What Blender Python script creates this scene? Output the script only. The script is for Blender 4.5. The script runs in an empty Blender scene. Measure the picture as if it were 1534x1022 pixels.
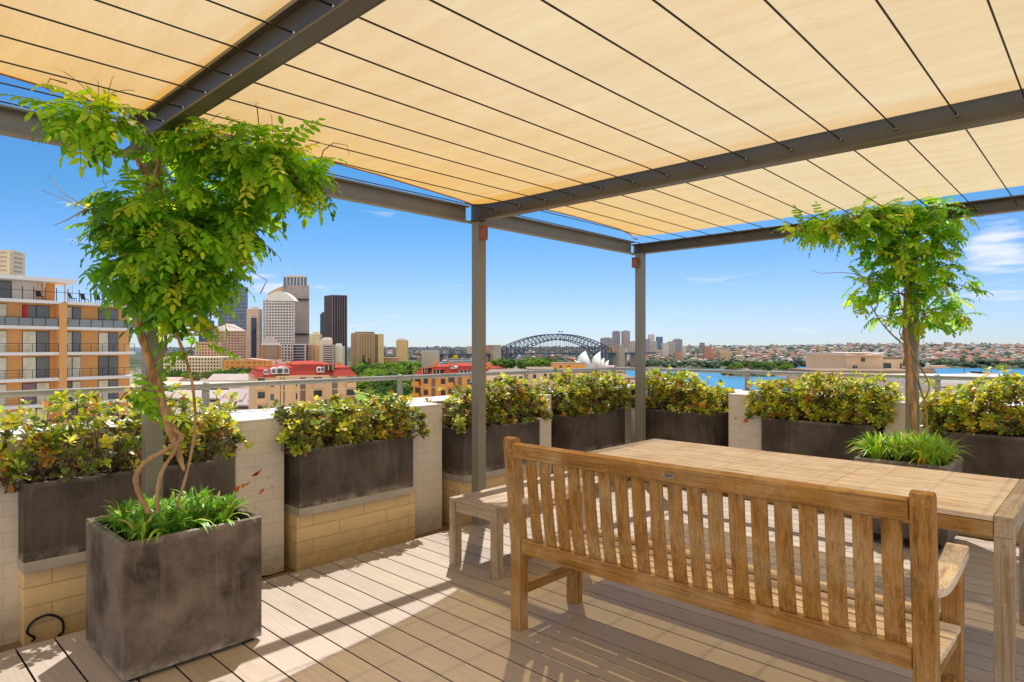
import bpy, math, random
import numpy as np
from mathutils import Vector, Matrix, Quaternion
random.seed(7); RNG = np.random.default_rng(11)
SC = bpy.context.scene; COL = SC.collection
R = math.radians
# ------------------------------------------------------------------ surveyed view frame (metres)
FOC, HZ, EYE = 963.0, 520.0, 1.4
YAW = math.atan2(908, FOC)
FW = Vector((-math.sin(YAW), math.cos(YAW), 0)); RT = Vector((math.cos(YAW), math.sin(YAW), 0))
def bear(col, d, z=0.0):
    """survey point: bearing column, forward distance d, height z"""
    v = FW*d + RT*((col-767.0)/FOC*d); return Vector((v.x, v.y, z))
def hgt(row, d): return EYE + (HZ-row)/FOC*d
def bp(col, row, d): return bear(col, d, hgt(row, d))
# ------------------------------------------------------------------ mesh builder
class MB:
    def __init__(s): s.v=[]; s.f=[]; s.m=[]; s.c=[]; s.cur=(1,1,1)
    def add(s, vs, fs, mi=0):
        o=len(s.v); s.v += [tuple(p) for p in vs]; s.c += [s.cur]*len(vs)
        for f in fs: s.f.append([i+o for i in f]); s.m.append(mi)
    def box(s, x0,x1,y0,y1,z0,z1, mi=0):
        s.add([(x0,y0,z0),(x1,y0,z0),(x1,y1,z0),(x0,y1,z0),(x0,y0,z1),(x1,y0,z1),(x1,y1,z1),(x0,y1,z1)],
              [(0,3,2,1),(4,5,6,7),(0,1,5,4),(1,2,6,5),(2,3,7,6),(3,0,4,7)], mi)
    def obox(s, o, a, b, c, mi=0):
        """box from corner o along edge vectors a,b,c"""
        o,a,b,c = map(Vector,(o,a,b,c))
        s.add([o,o+a,o+a+b,o+b,o+c,o+a+c,o+a+b+c,o+b+c],
              [(0,3,2,1),(4,5,6,7),(0,1,5,4),(1,2,6,5),(2,3,7,6),(3,0,4,7)], mi)
    def prism(s, poly, z0, z1, mi=0, top=None):
        n=len(poly); t=top or poly
        s.add([(p[0],p[1],z0) for p in poly]+[(p[0],p[1],z1) for p in t],
              [tuple(range(n-1,-1,-1)), tuple(range(n,2*n))]+[(i,(i+1)%n,n+(i+1)%n,n+i) for i in range(n)], mi)
    def extr(s, poly, ext, mi=0):
        """3-D polygon extruded along vector ext"""
        n=len(poly); e=Vector(ext); P=[Vector(p) for p in poly]
        s.add(P+[p+e for p in P], [tuple(range(n-1,-1,-1)), tuple(range(n,2*n))]+[(i,(i+1)%n,n+(i+1)%n,n+i) for i in range(n)], mi)
    def quad(s, a,b,c,d, mi=0): s.add([a,b,c,d],[(0,1,2,3)],mi)
    def bar(s, a, b, w, h=None, mi=0):
        a,b=Vector(a),Vector(b); h=h or w; t=(b-a).normalized()
        u=t.cross(Vector((0,0,1))); u = u.normalized() if u.length>1e-4 else Vector((1,0,0)); v=t.cross(u)
        s.obox(a-u*w/2-v*h/2, b-a, u*w, v*h, mi)
    def tube(s, pts, rad, n=8, mi=0, cap=True):
        P=[Vector(p) for p in pts]; k=len(P)
        rs=[rad]*k if not hasattr(rad,'__len__') else rad
        o=len(s.v); ref=Vector((.31,.17,.93)); vs=[]; u=None
        for i in range(k):
            t=(P[min(i+1,k-1)]-P[max(i-1,0)]).normalized()
            if u is None: u=t.cross(ref).normalized()
            else: u=(u-t*u.dot(t)).normalized()
            w=t.cross(u)
            for j in range(n):
                a=2*math.pi*j/n; vs.append(P[i]+(u*math.cos(a)+w*math.sin(a))*rs[i])
        fs=[(i*n+j, i*n+(j+1)%n, (i+1)*n+(j+1)%n, (i+1)*n+j) for i in range(k-1) for j in range(n)]
        if cap: fs += [tuple(range(n-1,-1,-1)), tuple((k-1)*n+j for j in range(n))]
        s.add(vs,fs,mi)
    def lathe(s, prof, n=12, o=(0,0,0), mi=0):
        vs=[(o[0]+r*math.cos(2*math.pi*j/n), o[1]+r*math.sin(2*math.pi*j/n), o[2]+z) for r,z in prof for j in range(n)]
        k=len(prof)
        fs=[(i*n+j,i*n+(j+1)%n,(i+1)*n+(j+1)%n,(i+1)*n+j) for i in range(k-1) for j in range(n)]
        fs+=[tuple(range(n-1,-1,-1)),tuple((k-1)*n+j for j in range(n))]
        s.add(vs,fs,mi)
    def build(s, name, mats, parent=None, smooth=False, bevel=0, col=False, wn=False):
        me=bpy.data.meshes.new(name); o0=BASE.get(parent.name, Vector()) if parent else Vector()
        me.from_pydata([(p[0]-o0.x,p[1]-o0.y,p[2]-o0.z) for p in s.v],[],s.f)
        if not isinstance(mats,(list,tuple)): mats=[mats]
        for m in mats: me.materials.append(m)
        if len(mats)>1: me.polygons.foreach_set('material_index', s.m)
        if smooth: me.polygons.foreach_set('use_smooth',[True]*len(me.polygons))
        if col:
            a=me.color_attributes.new('Col','FLOAT_COLOR','POINT')
            a.data.foreach_set('color', np.array([(c[0],c[1],c[2],1) for c in s.c],dtype=np.float32).ravel())
        ob=bpy.data.objects.new(name,me); COL.objects.link(ob)
        if parent: ob.parent=parent; BASE[ob.name]=o0.copy()
        if bevel:
            b=ob.modifiers.new('Bevel','BEVEL'); b.width=bevel; b.segments=2; b.limit_method='ANGLE'; b.angle_limit=R(40)
            if not smooth: me.polygons.foreach_set('use_smooth',[True]*len(me.polygons)); 
            b.harden_normals=True
        me.update(); return ob
BASE={}
def tag(o, label=None, cat=None, group=None, kind=None):
    if label: o['label']=label
    if cat: o['category']=cat
    if group: o['group']=group
    if kind: o['kind']=kind
    return o
def thing(name, label, cat, loc, group=None):
    o=bpy.data.objects.new(name,None); COL.objects.link(o); o.location=Vector(loc); o.empty_display_size=.1
    BASE[o.name]=Vector(loc); return tag(o,label,cat,group)
def copy_tree(o, label=None):
    c=o.copy(); COL.objects.link(c)
    if label: c['label']=label
    for ch in o.children:
        d=ch.copy(); COL.objects.link(d); d.parent=c
        for g in ch.children:
            e=g.copy(); COL.objects.link(e); e.parent=d
    return c
def spline(P,k=6):
    P=[Vector(p) for p in P]; Q=[]
    for i in range(len(P)-1):
        p0,p1,p2,p3=P[max(i-1,0)],P[i],P[i+1],P[min(i+2,len(P)-1)]
        for s in range(k):
            u=s/k; Q.append(.5*((2*p1)+(p2-p0)*u+(2*p0-5*p1+4*p2-p3)*u*u+(3*p1-p0-3*p2+p3)*u**3))
    return Q+[P[-1]]
# ------------------------------------------------------------------ leaf scatter
def leaf_tpl(w1=.42,w2=.46,droop=.25,fold=.18,rows=((.16,.62,0),(.40,1,0),(.66,0,1),(.87,0,.66))):
    """unit leaf along +Y, face +Z: a midrib and two folded, slightly wavy halves"""
    def z(t): return -droop*t*t
    v=[(0,0,0)]
    for i,(t,a,b) in enumerate(rows):
        w=a*w1+b*w2; wob=.03*(-1)**i; v += [(-w,t,z(t)+fold*w+wob),(0,t,z(t)),(w,t,z(t)+fold*w-wob)]
    v.append((0,1,z(1))); n=len(rows); f=[(0,2,1),(0,3,2)]
    for i in range(n-1):
        o=1+3*i; f += [(o,o+1,o+4),(o,o+4,o+3),(o+1,o+2,o+5),(o+1,o+5,o+4)]
    o=1+3*(n-1); e=len(v)-1; f += [(o,o+1,e),(o+1,o+2,e)]
    return np.array(v,dtype=np.float64), np.array(f)
def frame(y, up):
    """3x3 with columns x,y,z from leaf direction y and rough normal up"""
    y=Vector(y).normalized(); x=y.cross(Vector(up))
    x = x.normalized() if x.length>1e-5 else y.orthogonal().normalized()
    z=x.cross(y); return np.array([[x.x,y.x,z.x],[x.y,y.y,z.y],[x.z,y.z,z.z]])
def scatter(name, tpl, Ms, Ts, cols, mat, parent, smooth=True):
    V,Fc=tpl; N=len(Ms); Ms=np.array(Ms); Ts=np.array(Ts); n=len(V)
    o0=BASE.get(parent.name,Vector()) if parent else Vector()
    P=np.einsum('nij,kj->nki',Ms,V)+Ts[:,None,:]-np.array(o0)[None,None,:]
    F=(Fc[None,:,:]+(np.arange(N)*n)[:,None,None]).reshape(-1,Fc.shape[1])
    me=bpy.data.meshes.new(name); me.vertices.add(N*n); me.vertices.foreach_set('co',P.astype(np.float32).ravel())
    k=F.shape[1]; me.loops.add(F.size); me.loops.foreach_set('vertex_index',F.astype(np.int32).ravel())
    me.polygons.add(len(F)); me.polygons.foreach_set('loop_start',(np.arange(len(F))*k).astype(np.int32))
    me.polygons.foreach_set('loop_total',np.full(len(F),k,dtype=np.int32))
    me.polygons.foreach_set('use_smooth',np.full(len(F),smooth))
    a=me.color_attributes.new('Col','FLOAT_COLOR','POINT'); C=np.ones((N,n,4),dtype=np.float32); C[:,:,:3]=np.array(cols)[:,None,:]
    a.data.foreach_set('color',C.ravel()); me.materials.append(mat); me.update(); me.validate()
    ob=bpy.data.objects.new(name,me); COL.objects.link(ob)
    if parent: ob.parent=parent; BASE[ob.name]=o0.copy()
    return ob
# ------------------------------------------------------------------ materials
def nt(name):
    m=bpy.data.materials.new(name); m.use_nodes=True; n=m.node_tree.nodes; l=m.node_tree.links
    return m,n,l,n['Principled BSDF']
def mapping(n,l,scale,src='Object'):
    tc=n.new('ShaderNodeTexCoord'); mp=n.new('ShaderNodeMapping'); mp.inputs['Scale'].default_value=scale
    l.new(tc.outputs[src],mp.inputs['Vector']); return mp.outputs['Vector']
def noise(n,l,vec,scale,detail=6,rough=.6,dist=0):
    t=n.new('ShaderNodeTexNoise'); t.inputs['Scale'].default_value=scale; t.inputs['Detail'].default_value=detail
    t.inputs['Roughness'].default_value=rough; t.inputs['Distortion'].default_value=dist; l.new(vec,t.inputs['Vector']); return t.outputs['Fac']
def ramp(n,l,fac,stops):
    r=n.new('ShaderNodeValToRGB'); e=r.color_ramp.elements
    while len(e)<len(stops): e.new(.5)
    for k,(p,c) in enumerate(stops): e[k].position=p; e[k].color=(c[0],c[1],c[2],1)
    l.new(fac,r.inputs['Fac']); return r.outputs['Color']
def mix(n,l,a,b,fac,mode='MIX'):
    m=n.new('ShaderNodeMix'); m.data_type='RGBA'; m.blend_type=mode
    for sock,val in ((m.inputs[0],fac),(m.inputs[6],a),(m.inputs[7],b)):
        if hasattr(val,'links'): l.new(val,sock)
        elif isinstance(val,(int,float)): sock.default_value=val
        else: sock.default_value=(val[0],val[1],val[2],1)
    return m.outputs[2]
def bump(n,l,p,h,strength=.2,dist=.01):
    b=n.new('ShaderNodeBump'); b.inputs['Strength'].default_value=strength; b.inputs['Distance'].default_value=dist
    l.new(h,b.inputs['Height']); l.new(b.outputs['Normal'],p.inputs['Normal'])
def mat(name, c1, c2=None, scale=4, rough=.6, metal=0, spec=.3, stretch=(1,1,1), lo=.35, hi=.65, bmp=0, bs=60, bd=.004, c3=None, detail=6):
    m,n,l,p=nt(name); p.inputs['Roughness'].default_value=rough; p.inputs['Metallic'].default_value=metal
    p.inputs['Specular IOR Level'].default_value=spec
    v=mapping(n,l,stretch)
    f=noise(n,l,v,scale,detail)
    c2=c2 or tuple(x*.8 for x in c1)
    col=ramp(n,l,f,[(lo,c2),(hi,c1)])
    if c3:
        f3=noise(n,l,v,scale*.31,4); g=ramp(n,l,f3,[(.5,(0,0,0)),(.68,(1,1,1))])
        col=mix(n,l,col,c3,g)
    l.new(col,p.inputs['Base Color'])
    if bmp: bump(n,l,p,noise(n,l,v,bs,4),bmp,bd)
    return m
def leafmat(name, trans=.4, rough=.45, spec=.35, tint=(1.25,1.2,.5)):
    m,n,l,p=nt(name); out=n['Material Output']
    a=n.new('ShaderNodeAttribute'); a.attribute_name='Col'
    p.inputs['Roughness'].default_value=rough; p.inputs['Specular IOR Level'].default_value=spec
    l.new(a.outputs['Color'],p.inputs['Base Color'])
    t=n.new('ShaderNodeBsdfTranslucent'); c=mix(n,l,a.outputs['Color'],tint,1.0,'MULTIPLY'); l.new(c,t.inputs['Color'])
    s=n.new('ShaderNodeMixShader'); s.inputs[0].default_value=trans
    l.new(p.outputs[0],s.inputs[1]); l.new(t.outputs[0],s.inputs[2]); l.new(s.outputs[0],out.inputs['Surface']); return m
SUN_E, SKY_S = 5.0, .15
# ------------------------------------------------------------------ material set
def wood(name, axis, c1, c2, c3, rough=.6):
    m,n,l,p=nt(name); st=[26,26,26]; st[axis]=1.3; st=tuple(st)
    v=mapping(n,l,st); v1=mapping(n,l,(1,1,1))
    g=noise(n,l,v,1.6,8,.65,.4); w=noise(n,l,v1,5,5); blot=noise(n,l,v1,16,6,.7)
    col=ramp(n,l,g,[(.30,c2),(.52,c1),(.75,tuple(x*1.12 for x in c1))])
    col=mix(n,l,col,c3,ramp(n,l,w,[(.42,(0,0,0)),(.7,(.75,.75,.75))]))
    st2=[150,150,150]; st2[axis]=4.0; fg=noise(n,l,mapping(n,l,tuple(st2)),1.0,5,.7)
    col=mix(n,l,col,ramp(n,l,fg,[(.32,(.58,.55,.50)),(.50,(1,1,1)),(.68,(1.14,1.16,1.2))]),1.0,'MULTIPLY')
    fl=noise(n,l,mapping(n,l,(1,1,1)),34,6,.75); col=mix(n,l,col,tuple(min(.8,x*1.5) for x in c3),ramp(n,l,fl,[(.60,(0,0,0)),(.72,(.55,.55,.55))]))
    col=mix(n,l,col,tuple(x*.55 for x in c2),ramp(n,l,blot,[(.58,(0,0,0)),(.78,(.6,.6,.6))]))
    l.new(col,p.inputs['Base Color']); p.inputs['Roughness'].default_value=rough; p.inputs['Specular IOR Level'].default_value=.2
    bump(n,l,p,fg,.4,.002); return m
TEAK=dict(c1=(.405,.212,.06),c2=(.175,.078,.018),c3=(.54,.37,.20))
GREYTEAK=dict(c1=(.80,.65,.51),c2=(.44,.31,.205),c3=(.85,.76,.66))
SILVER=dict(c1=(.46,.36,.26),c2=(.26,.18,.115),c3=(.56,.48,.40))
W_TX,W_TY,W_TZ=[wood('weathered_teak_'+k,i,**TEAK) for i,k in enumerate('xyz')]
W_GX,W_GY,W_GZ=[wood('bleached_teak_'+k,i,**GREYTEAK) for i,k in enumerate('xyz')]
W_SX,W_SY,W_SZ=[wood('silvered_teak_'+k,i,**SILVER) for i,k in enumerate('xyz')]
def deck_mat():
    m,n,l,p=nt('composite_decking'); a=n.new('ShaderNodeAttribute'); a.attribute_name='Col'
    v=mapping(n,l,(1.5,22,22)); g=noise(n,l,v,2.2,7,.65); v2=mapping(n,l,(1,1,1)); w=noise(n,l,v2,2.3,5); sp=noise(n,l,v2,14,5,.7)
    c=ramp(n,l,g,[(.3,(.46,.385,.325)),(.7,(.56,.48,.415))]); c=mix(n,l,c,(.45,.375,.315),ramp(n,l,w,[(.45,(0,0,0)),(.72,(.7,.7,.7))]))
    c=mix(n,l,c,(.34,.27,.21),ramp(n,l,sp,[(.62,(0,0,0)),(.8,(.5,.5,.5))]))
    c=mix(n,l,c,a.outputs['Color'],1.0,'MULTIPLY'); fg=noise(n,l,mapping(n,l,(3,120,120)),1.0,5,.7); c=mix(n,l,c,ramp(n,l,fg,[(.3,(.86,.85,.84)),(.5,(1,1,1)),(.7,(1.06,1.06,1.06))]),1.0,'MULTIPLY'); l.new(c,p.inputs['Base Color'])
    r=n.new('ShaderNodeMapRange'); r.inputs[3].default_value=.30; r.inputs[4].default_value=.55; l.new(w,r.inputs[0]); l.new(r.outputs[0],p.inputs['Roughness'])
    p.inputs['Specular IOR Level'].default_value=.4; bump(n,l,p,g,.15,.002); return m
M_DECK=deck_mat()
def block_mat(name, c1, c2, mortar, bw, bh, axis, stain=None, msize=.006, bmps=.5):
    """masonry laid with real-world block size on faces facing X (axis 0) or Y (axis 1)"""
    m,n,l,p=nt(name); tc=n.new('ShaderNodeTexCoord'); sx=n.new('ShaderNodeSeparateXYZ'); cb=n.new('ShaderNodeCombineXYZ')
    l.new(tc.outputs['Object'],sx.inputs[0]); ad=n.new('ShaderNodeMath'); ad.operation='ADD'
    l.new(sx.outputs[0],ad.inputs[0]); l.new(sx.outputs[1],ad.inputs[1]); l.new(ad.outputs[0],cb.inputs[0]); l.new(sx.outputs[2],cb.inputs[1])
    b=n.new('ShaderNodeTexBrick'); b.inputs['Scale'].default_value=1; b.inputs['Brick Width'].default_value=bw; b.inputs['Row Height'].default_value=bh
    b.inputs['Mortar Size'].default_value=msize; b.inputs['Mortar Smooth'].default_value=.3; b.inputs['Bias'].default_value=0
    b.inputs['Color1'].default_value=(*c1,1); b.inputs['Color2'].default_value=(*c2,1); b.inputs['Mortar'].default_value=(*mortar,1)
    l.new(cb.outputs[0],b.inputs['Vector'])
    v=mapping(n,l,(1,1,1)); f=noise(n,l,v,9,7,.65); col=mix(n,l,b.outputs['Color'],tuple(x*.6 for x in c1),ramp(n,l,f,[(.5,(0,0,0)),(.8,(.5,.5,.5))]))
    if stain:
        z=n.new('ShaderNodeMapRange'); z.inputs[1].default_value=.0; z.inputs[2].default_value=.16; z.inputs[3].default_value=.85; z.inputs[4].default_value=0; l.new(sx.outputs[2],z.inputs[0])
        f2=noise(n,l,v,14,6); mu=n.new('ShaderNodeMath'); mu.operation='MULTIPLY'; l.new(z.outputs[0],mu.inputs[0]); l.new(f2,mu.inputs[1]); col=mix(n,l,col,stain,mu.outputs[0])
    l.new(col,p.inputs['Base Color']); p.inputs['Roughness'].default_value=.8; p.inputs['Specular IOR Level'].default_value=.15
    iv=n.new('ShaderNodeMath'); iv.operation='SUBTRACT'; iv.inputs[0].default_value=1; l.new(b.outputs['Fac'],iv.inputs[1])
    ad2=n.new('ShaderNodeMath'); ad2.operation='ADD'; l.new(iv.outputs[0],ad2.inputs[0]); sc=n.new('ShaderNodeMath'); sc.operation='MULTIPLY'; sc.inputs[1].default_value=.5; l.new(f,sc.inputs[0]); l.new(sc.outputs[0],ad2.inputs[1])
    bump(n,l,p,ad2.outputs[0],bmps,.004); return m
M_PIER=block_mat('painted_brick',(.76,.69,.61),(.74,.67,.59),(.68,.61,.53),.235,.078,0,stain=(.28,.22,.13),msize=.004,bmps=.35)
M_PLINTH=block_mat('tan_block',(.88,.66,.37),(.83,.60,.32),(.60,.42,.21),.40,.095,0,stain=(.40,.28,.14),msize=.0035)
M_COPE=mat('white_coping',(.80,.78,.74),(.66,.64,.60),6,.75,bmp=.15)
M_SLAB=mat('grey_slab',(.50,.47,.41),(.42,.39,.34),7,.7,bmp=.1)
def planter_mat(name, c1, c2, c3, streak, z0=.33, z1=.721):
    m,n,l,p=nt(name); v=mapping(n,l,(1,1,1)); vs=mapping(n,l,(9,9,.9)); vg=mapping(n,l,(1,1,1))
    a=noise(n,l,v,2.8,9,.62,.15); b=noise(n,l,vs,2.2,6,.65); c=noise(n,l,v,70,3)
    col=ramp(n,l,a,[(.38,c2),(.60,c1)]); col=mix(n,l,col,c3,ramp(n,l,b,[(.54,(0,0,0)),(.80,(streak,streak,streak))]))
    col=mix(n,l,col,tuple(x*1.35 for x in c1),ramp(n,l,c,[(.6,(0,0,0)),(.75,(.35,.35,.35))])); 
    tc=n.new('ShaderNodeTexCoord'); sx=n.new('ShaderNodeSeparateXYZ'); l.new(tc.outputs['Object'],sx.inputs[0]); e=noise(n,l,v,11,7,.7)
    for (za,zb,k) in ((z0+.055,z0-.004,.85),(z1-.03,z1+.004,.55)):
        mr=n.new('ShaderNodeMapRange'); mr.inputs[1].default_value=za; mr.inputs[2].default_value=zb; mr.inputs[4].default_value=k; l.new(sx.outputs[2],mr.inputs[0]); mu=n.new('ShaderNodeMath'); mu.operation='MULTIPLY'; l.new(mr.outputs[0],mu.inputs[0]); l.new(ramp(n,l,e,[(.42,(0,0,0)),(.62,(1,1,1))]),mu.inputs[1]); col=mix(n,l,col,tuple(min(.5,x*1.9) for x in c3),mu.outputs[0])
    sp=noise(n,l,v,7,4,.5); col=mix(n,l,col,tuple(x*.5 for x in c2),ramp(n,l,sp,[(.66,(0,0,0)),(.76,(.7,.7,.7))]))
    l.new(col,p.inputs['Base Color'])
    p.inputs['Roughness'].default_value=.6; p.inputs['Specular IOR Level'].default_value=.2; bump(n,l,p,c,.12,.002); return m
M_DARKP=planter_mat('dark_fibre_cement',(.125,.102,.09),(.06,.049,.043),(.25,.215,.195),.5)
M_GREYP=planter_mat('grey_fibre_cement',(.225,.185,.16),(.06,.047,.04),(.30,.27,.245),.6,.018,.588)
M_SOIL=mat('potting_soil',(.055,.038,.024),(.02,.014,.01),30,.95,bmp=.8,bs=40,bd=.02)
M_STEEL=mat('painted_steel',(.27,.25,.21),(.22,.205,.175),3,.36,spec=.45,bmp=.03,bs=20)
M_BEAM=mat('dark_painted_steel',(.125,.108,.082),(.10,.088,.068),3,.36,spec=.45,bmp=.03,bs=20)
M_RAIL=mat('satin_railing',(.36,.34,.28),(.29,.27,.225),5,.5,metal=.15,spec=.35)
M_WIRE=mat('steel_cable',(.05,.043,.035),(.035,.03,.025),20,.5,metal=.3)
M_FIT=mat('cable_fitting',(.6,.58,.52),(.45,.43,.4),20,.3,metal=.9)
M_COPPER=mat('copper_lamp',(.36,.12,.07),(.22,.07,.045),14,.45,metal=.25,spec=.4,bmp=.1)
M_HOSE=mat('black_hose',(.02,.02,.02),(.012,.012,.012),9,.45)
M_GUT=mat('dirty_concrete',(.30,.21,.115),(.17,.115,.06),8,.9,bmp=.3,bs=30,bd=.01)
M_LICH=mat('orange_lichen',(.75,.20,.03),(.62,.13,.02),40,.9)
M_BARK=mat('vine_bark',(.56,.34,.17),(.20,.11,.055),10,.85,stretch=(3,3,.5),bmp=.9,bs=14,bd=.02,c3=(.46,.32,.19))
M_TWIG=mat('shrub_twig',(.25,.17,.10),(.14,.09,.05),20,.85,bmp=.4)
M_PLAQ=mat('plaque_metal',(.55,.50,.42),(.4,.36,.3),50,.35,metal=.9)
M_LEAF=leafmat('wisteria_leaf',.54,.38,.4,(1.6,1.6,.5))
M_SHRUB=leafmat('shrub_leaf',.34,.36,.5,(1.5,1.25,.4))
M_STRAP=leafmat('strap_leaf',.36,.35,.45,(1.3,1.3,.5))
M_TREE=leafmat('tree_foliage',.2,.7,.1,(1.2,1.2,.5))
def cloth_mat():
    m,n,l,p=nt('shade_cloth_weave'); out=n['Material Output']
    v=mapping(n,l,(1,1,1)); vw=mapping(n,l,(.6,5,1)); f=noise(n,l,vw,1.8,7,.6,.3); f2=noise(n,l,v,260,2); f5=noise(n,l,mapping(n,l,(9,90,9)),1.0,6,.75)
    col=ramp(n,l,f,[(.3,(.73,.475,.145)),(.7,(.81,.565,.20))])
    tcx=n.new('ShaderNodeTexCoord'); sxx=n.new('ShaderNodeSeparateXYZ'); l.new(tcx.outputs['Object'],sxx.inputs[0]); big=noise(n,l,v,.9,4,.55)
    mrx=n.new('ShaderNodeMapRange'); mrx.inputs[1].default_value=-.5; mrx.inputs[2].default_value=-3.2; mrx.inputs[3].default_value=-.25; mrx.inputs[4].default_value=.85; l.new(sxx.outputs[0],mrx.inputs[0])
    glow_fac=n.new('ShaderNodeMath'); mry=n.new('ShaderNodeMapRange'); mry.inputs[1].default_value=1.6; mry.inputs[2].default_value=5.4; mry.inputs[4].default_value=.95; l.new(sxx.outputs[1],mry.inputs[0]); sm=n.new('ShaderNodeMath'); l.new(mrx.outputs[0],sm.inputs[0]); l.new(mry.outputs[0],sm.inputs[1]); glow_fac.operation='MULTIPLY_ADD'; l.new(big,glow_fac.inputs[0]); glow_fac.inputs[1].default_value=.45; l.new(sm.outputs[0],glow_fac.inputs[2])
    cpl=n.new('ShaderNodeClamp'); l.new(glow_fac.outputs[0],cpl.inputs[0]); pale=mix(n,l,col,(1.03,1.13,1.85),1.0,'MULTIPLY'); gold=mix(n,l,col,(1.06,.80,.20),1.0,'MULTIPLY'); col=mix(n,l,pale,gold,cpl.outputs[0])  # backlit glow put into the cloth colour: golden to the left and far end
    col=mix(n,l,col,ramp(n,l,f5,[(.32,(.945,.935,.92)),(.52,(1,1,1)),(.7,(1.02,1.02,1.03))]),1.0,'MULTIPLY')
    st=noise(n,l,v,5.5,7,.7); col=mix(n,l,col,(.62,.40,.14),ramp(n,l,st,[(.60,(0,0,0)),(.78,(.35,.35,.35))]))
    d=n.new('ShaderNodeBsdfDiffuse'); l.new(col,d.inputs['Color'])
    t=n.new('ShaderNodeBsdfTranslucent'); l.new(mix(n,l,col,(1.08,1.05,1.0),1.0,'MULTIPLY'),t.inputs['Color'])
    s=n.new('ShaderNodeMixShader'); s.inputs[0].default_value=.70; l.new(d.outputs[0],s.inputs[1]); l.new(t.outputs[0],s.inputs[2])
    tr=n.new('ShaderNodeBsdfTransparent'); tr.inputs['Color'].default_value=(1,.81,.42,1)
    s2=n.new('ShaderNodeMixShader'); s2.inputs[0].default_value=.28; l.new(s.outputs[0],s2.inputs[1]); l.new(tr.outputs[0],s2.inputs[2])
    b=n.new('ShaderNodeBump'); b.inputs['Strength'].default_value=.12; b.inputs['Distance'].default_value=.004
    ad=n.new('ShaderNodeMath'); ad.operation='ADD'; l.new(f,ad.inputs[0]); l.new(f2,ad.inputs[1]); l.new(ad.outputs[0],b.inputs['Height'])
    l.new(b.outputs[0],d.inputs['Normal']); l.new(b.outputs[0],t.inputs['Normal'])
    l.new(s2.outputs[0],out.inputs['Surface']); n.remove(p); return m
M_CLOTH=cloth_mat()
M_UNDER=mat('deck_gap_shade',(.02,.016,.012),(.012,.01,.008),8,.9)  # near-black colour puts shade into the gaps between deck boards
M_HEM=mat('cloth_hem',(.42,.20,.07),(.32,.15,.05),30,.8)
# ================================================================== TERRACE
# ---- deck, gutter, slab (structure)
mb=MB(); pitch=.1495; y=1.79-pitch*34; rnd=random.Random(3); k=0
while y < 5.70:
    y1=min(y+pitch-.0085,5.735); t=.88+.20*rnd.random(); mb.cur=(t,t*(.985+.03*rnd.random()),t*(.97+.04*rnd.random()))
    x0,x1=-3.725,3.4; o_=[(x0,y),(x1,y),(x1,y1),(x0,y1)]; mb.add([(*p,-.012) for p in o_]+[(*p,0) for p in o_],[(4,5,6,7)],0); mb.add([(*p,-.025) for p in o_]+[(*p,-.0035) for p in o_],[(0,1,5,4),(1,2,6,5),(2,3,7,6),(3,0,4,7)],1); mb.add([(*p,-.0035) for p in o_]+[(*p,0) for p in o_],[(0,1,5,4),(2,3,7,6),(3,0,4,7)],0); y+=pitch
mb.cur=(1,1,1); mb.box(-3.70,3.4,1.79-pitch*34,5.72,-.096,-.0265,1)
tag(mb.build('deck',[M_DECK,M_UNDER],col=True),'tan composite decking of long narrow boards',kind='structure')
mb=MB(); mb.box(-4.40,3.4,-3.3,6.60,-.30,-.098)
tag(mb.build('roof_slab',M_GUT),'brown dirty concrete showing as a gutter along the deck',kind='structure')
mb=MB(); mb.box(-4.76,3.4,-3.3,6.955,-42,-.31)
tag(mb.build('terrace_building',M_PIER),'tall building under the roof terrace','building')
# ---- parapets
t=thing('parapet_wall','low cream parapet with white coping along the left side behind the planters','parapet',(-4.6,2,0))
mb=MB(); mb.box(-4.76,-4.39,-3.3,6.58,-.30,.897); mb.build('wall',M_PIER,t)
mb=MB(); mb.box(-4.78,-4.37,-3.3,6.56,.897,.926); mb.build('coping',M_COPE,t,bevel=.006)
t=thing('parapet_wall','low cream parapet with white coping along the far right side facing the harbour','parapet',(-.5,6.7,0))
mb=MB(); mb.box(-4.76,3.4,6.582,6.955,-.30,.897); mb.build('wall',M_PIER,t)
mb=MB(); mb.box(-4.78,3.4,6.562,6.976,.897,.926); mb.build('coping',M_COPE,t,bevel=.006)
# ---- piers
def lichen(mb, x, yc, zc, w, h, seed, face='x'):
    r=random.Random(seed); pts=[]
    for i in range(14):
        a=2*math.pi*i/14; q=.55+.6*r.random(); pts.append((math.cos(a)*w*q, math.sin(a)*h*q))
    if face=='x': P=[(x,yc+p[0],zc+p[1]+p[0]*.45) for p in pts]; e=(.002,0,0)
    else: P=[(yc+p[0],x,zc+p[1]) for p in pts]; e=(0,-.002,0)
    if face=='y': P=P[::-1]
    mb.extr(P[::-1] if face=='x' else P,e)
piers=[('x',.353,.674,'painted brick pier at the left frame edge beside the hose',0),
 ('x',1.760,2.089,'painted brick pier with orange lichen stains behind the big grey planter',1),
 ('x',3.149,3.472,'painted brick pier left of the pergola post nearest the backless bench',0),
 ('x',4.560,4.881,'narrow painted brick pier above the left end of the bench backrest',0),
 ('x',5.992,6.313,'painted brick pier mostly hidden behind foliage left of the far corner post',0),
 ('y',-2.857,-2.520,'painted brick pier with one rusty spot, right of the far corner shrub',2),
 ('y',-1.458,-1.131,'painted brick pier standing behind the twisted vine trunk',0)]
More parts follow.
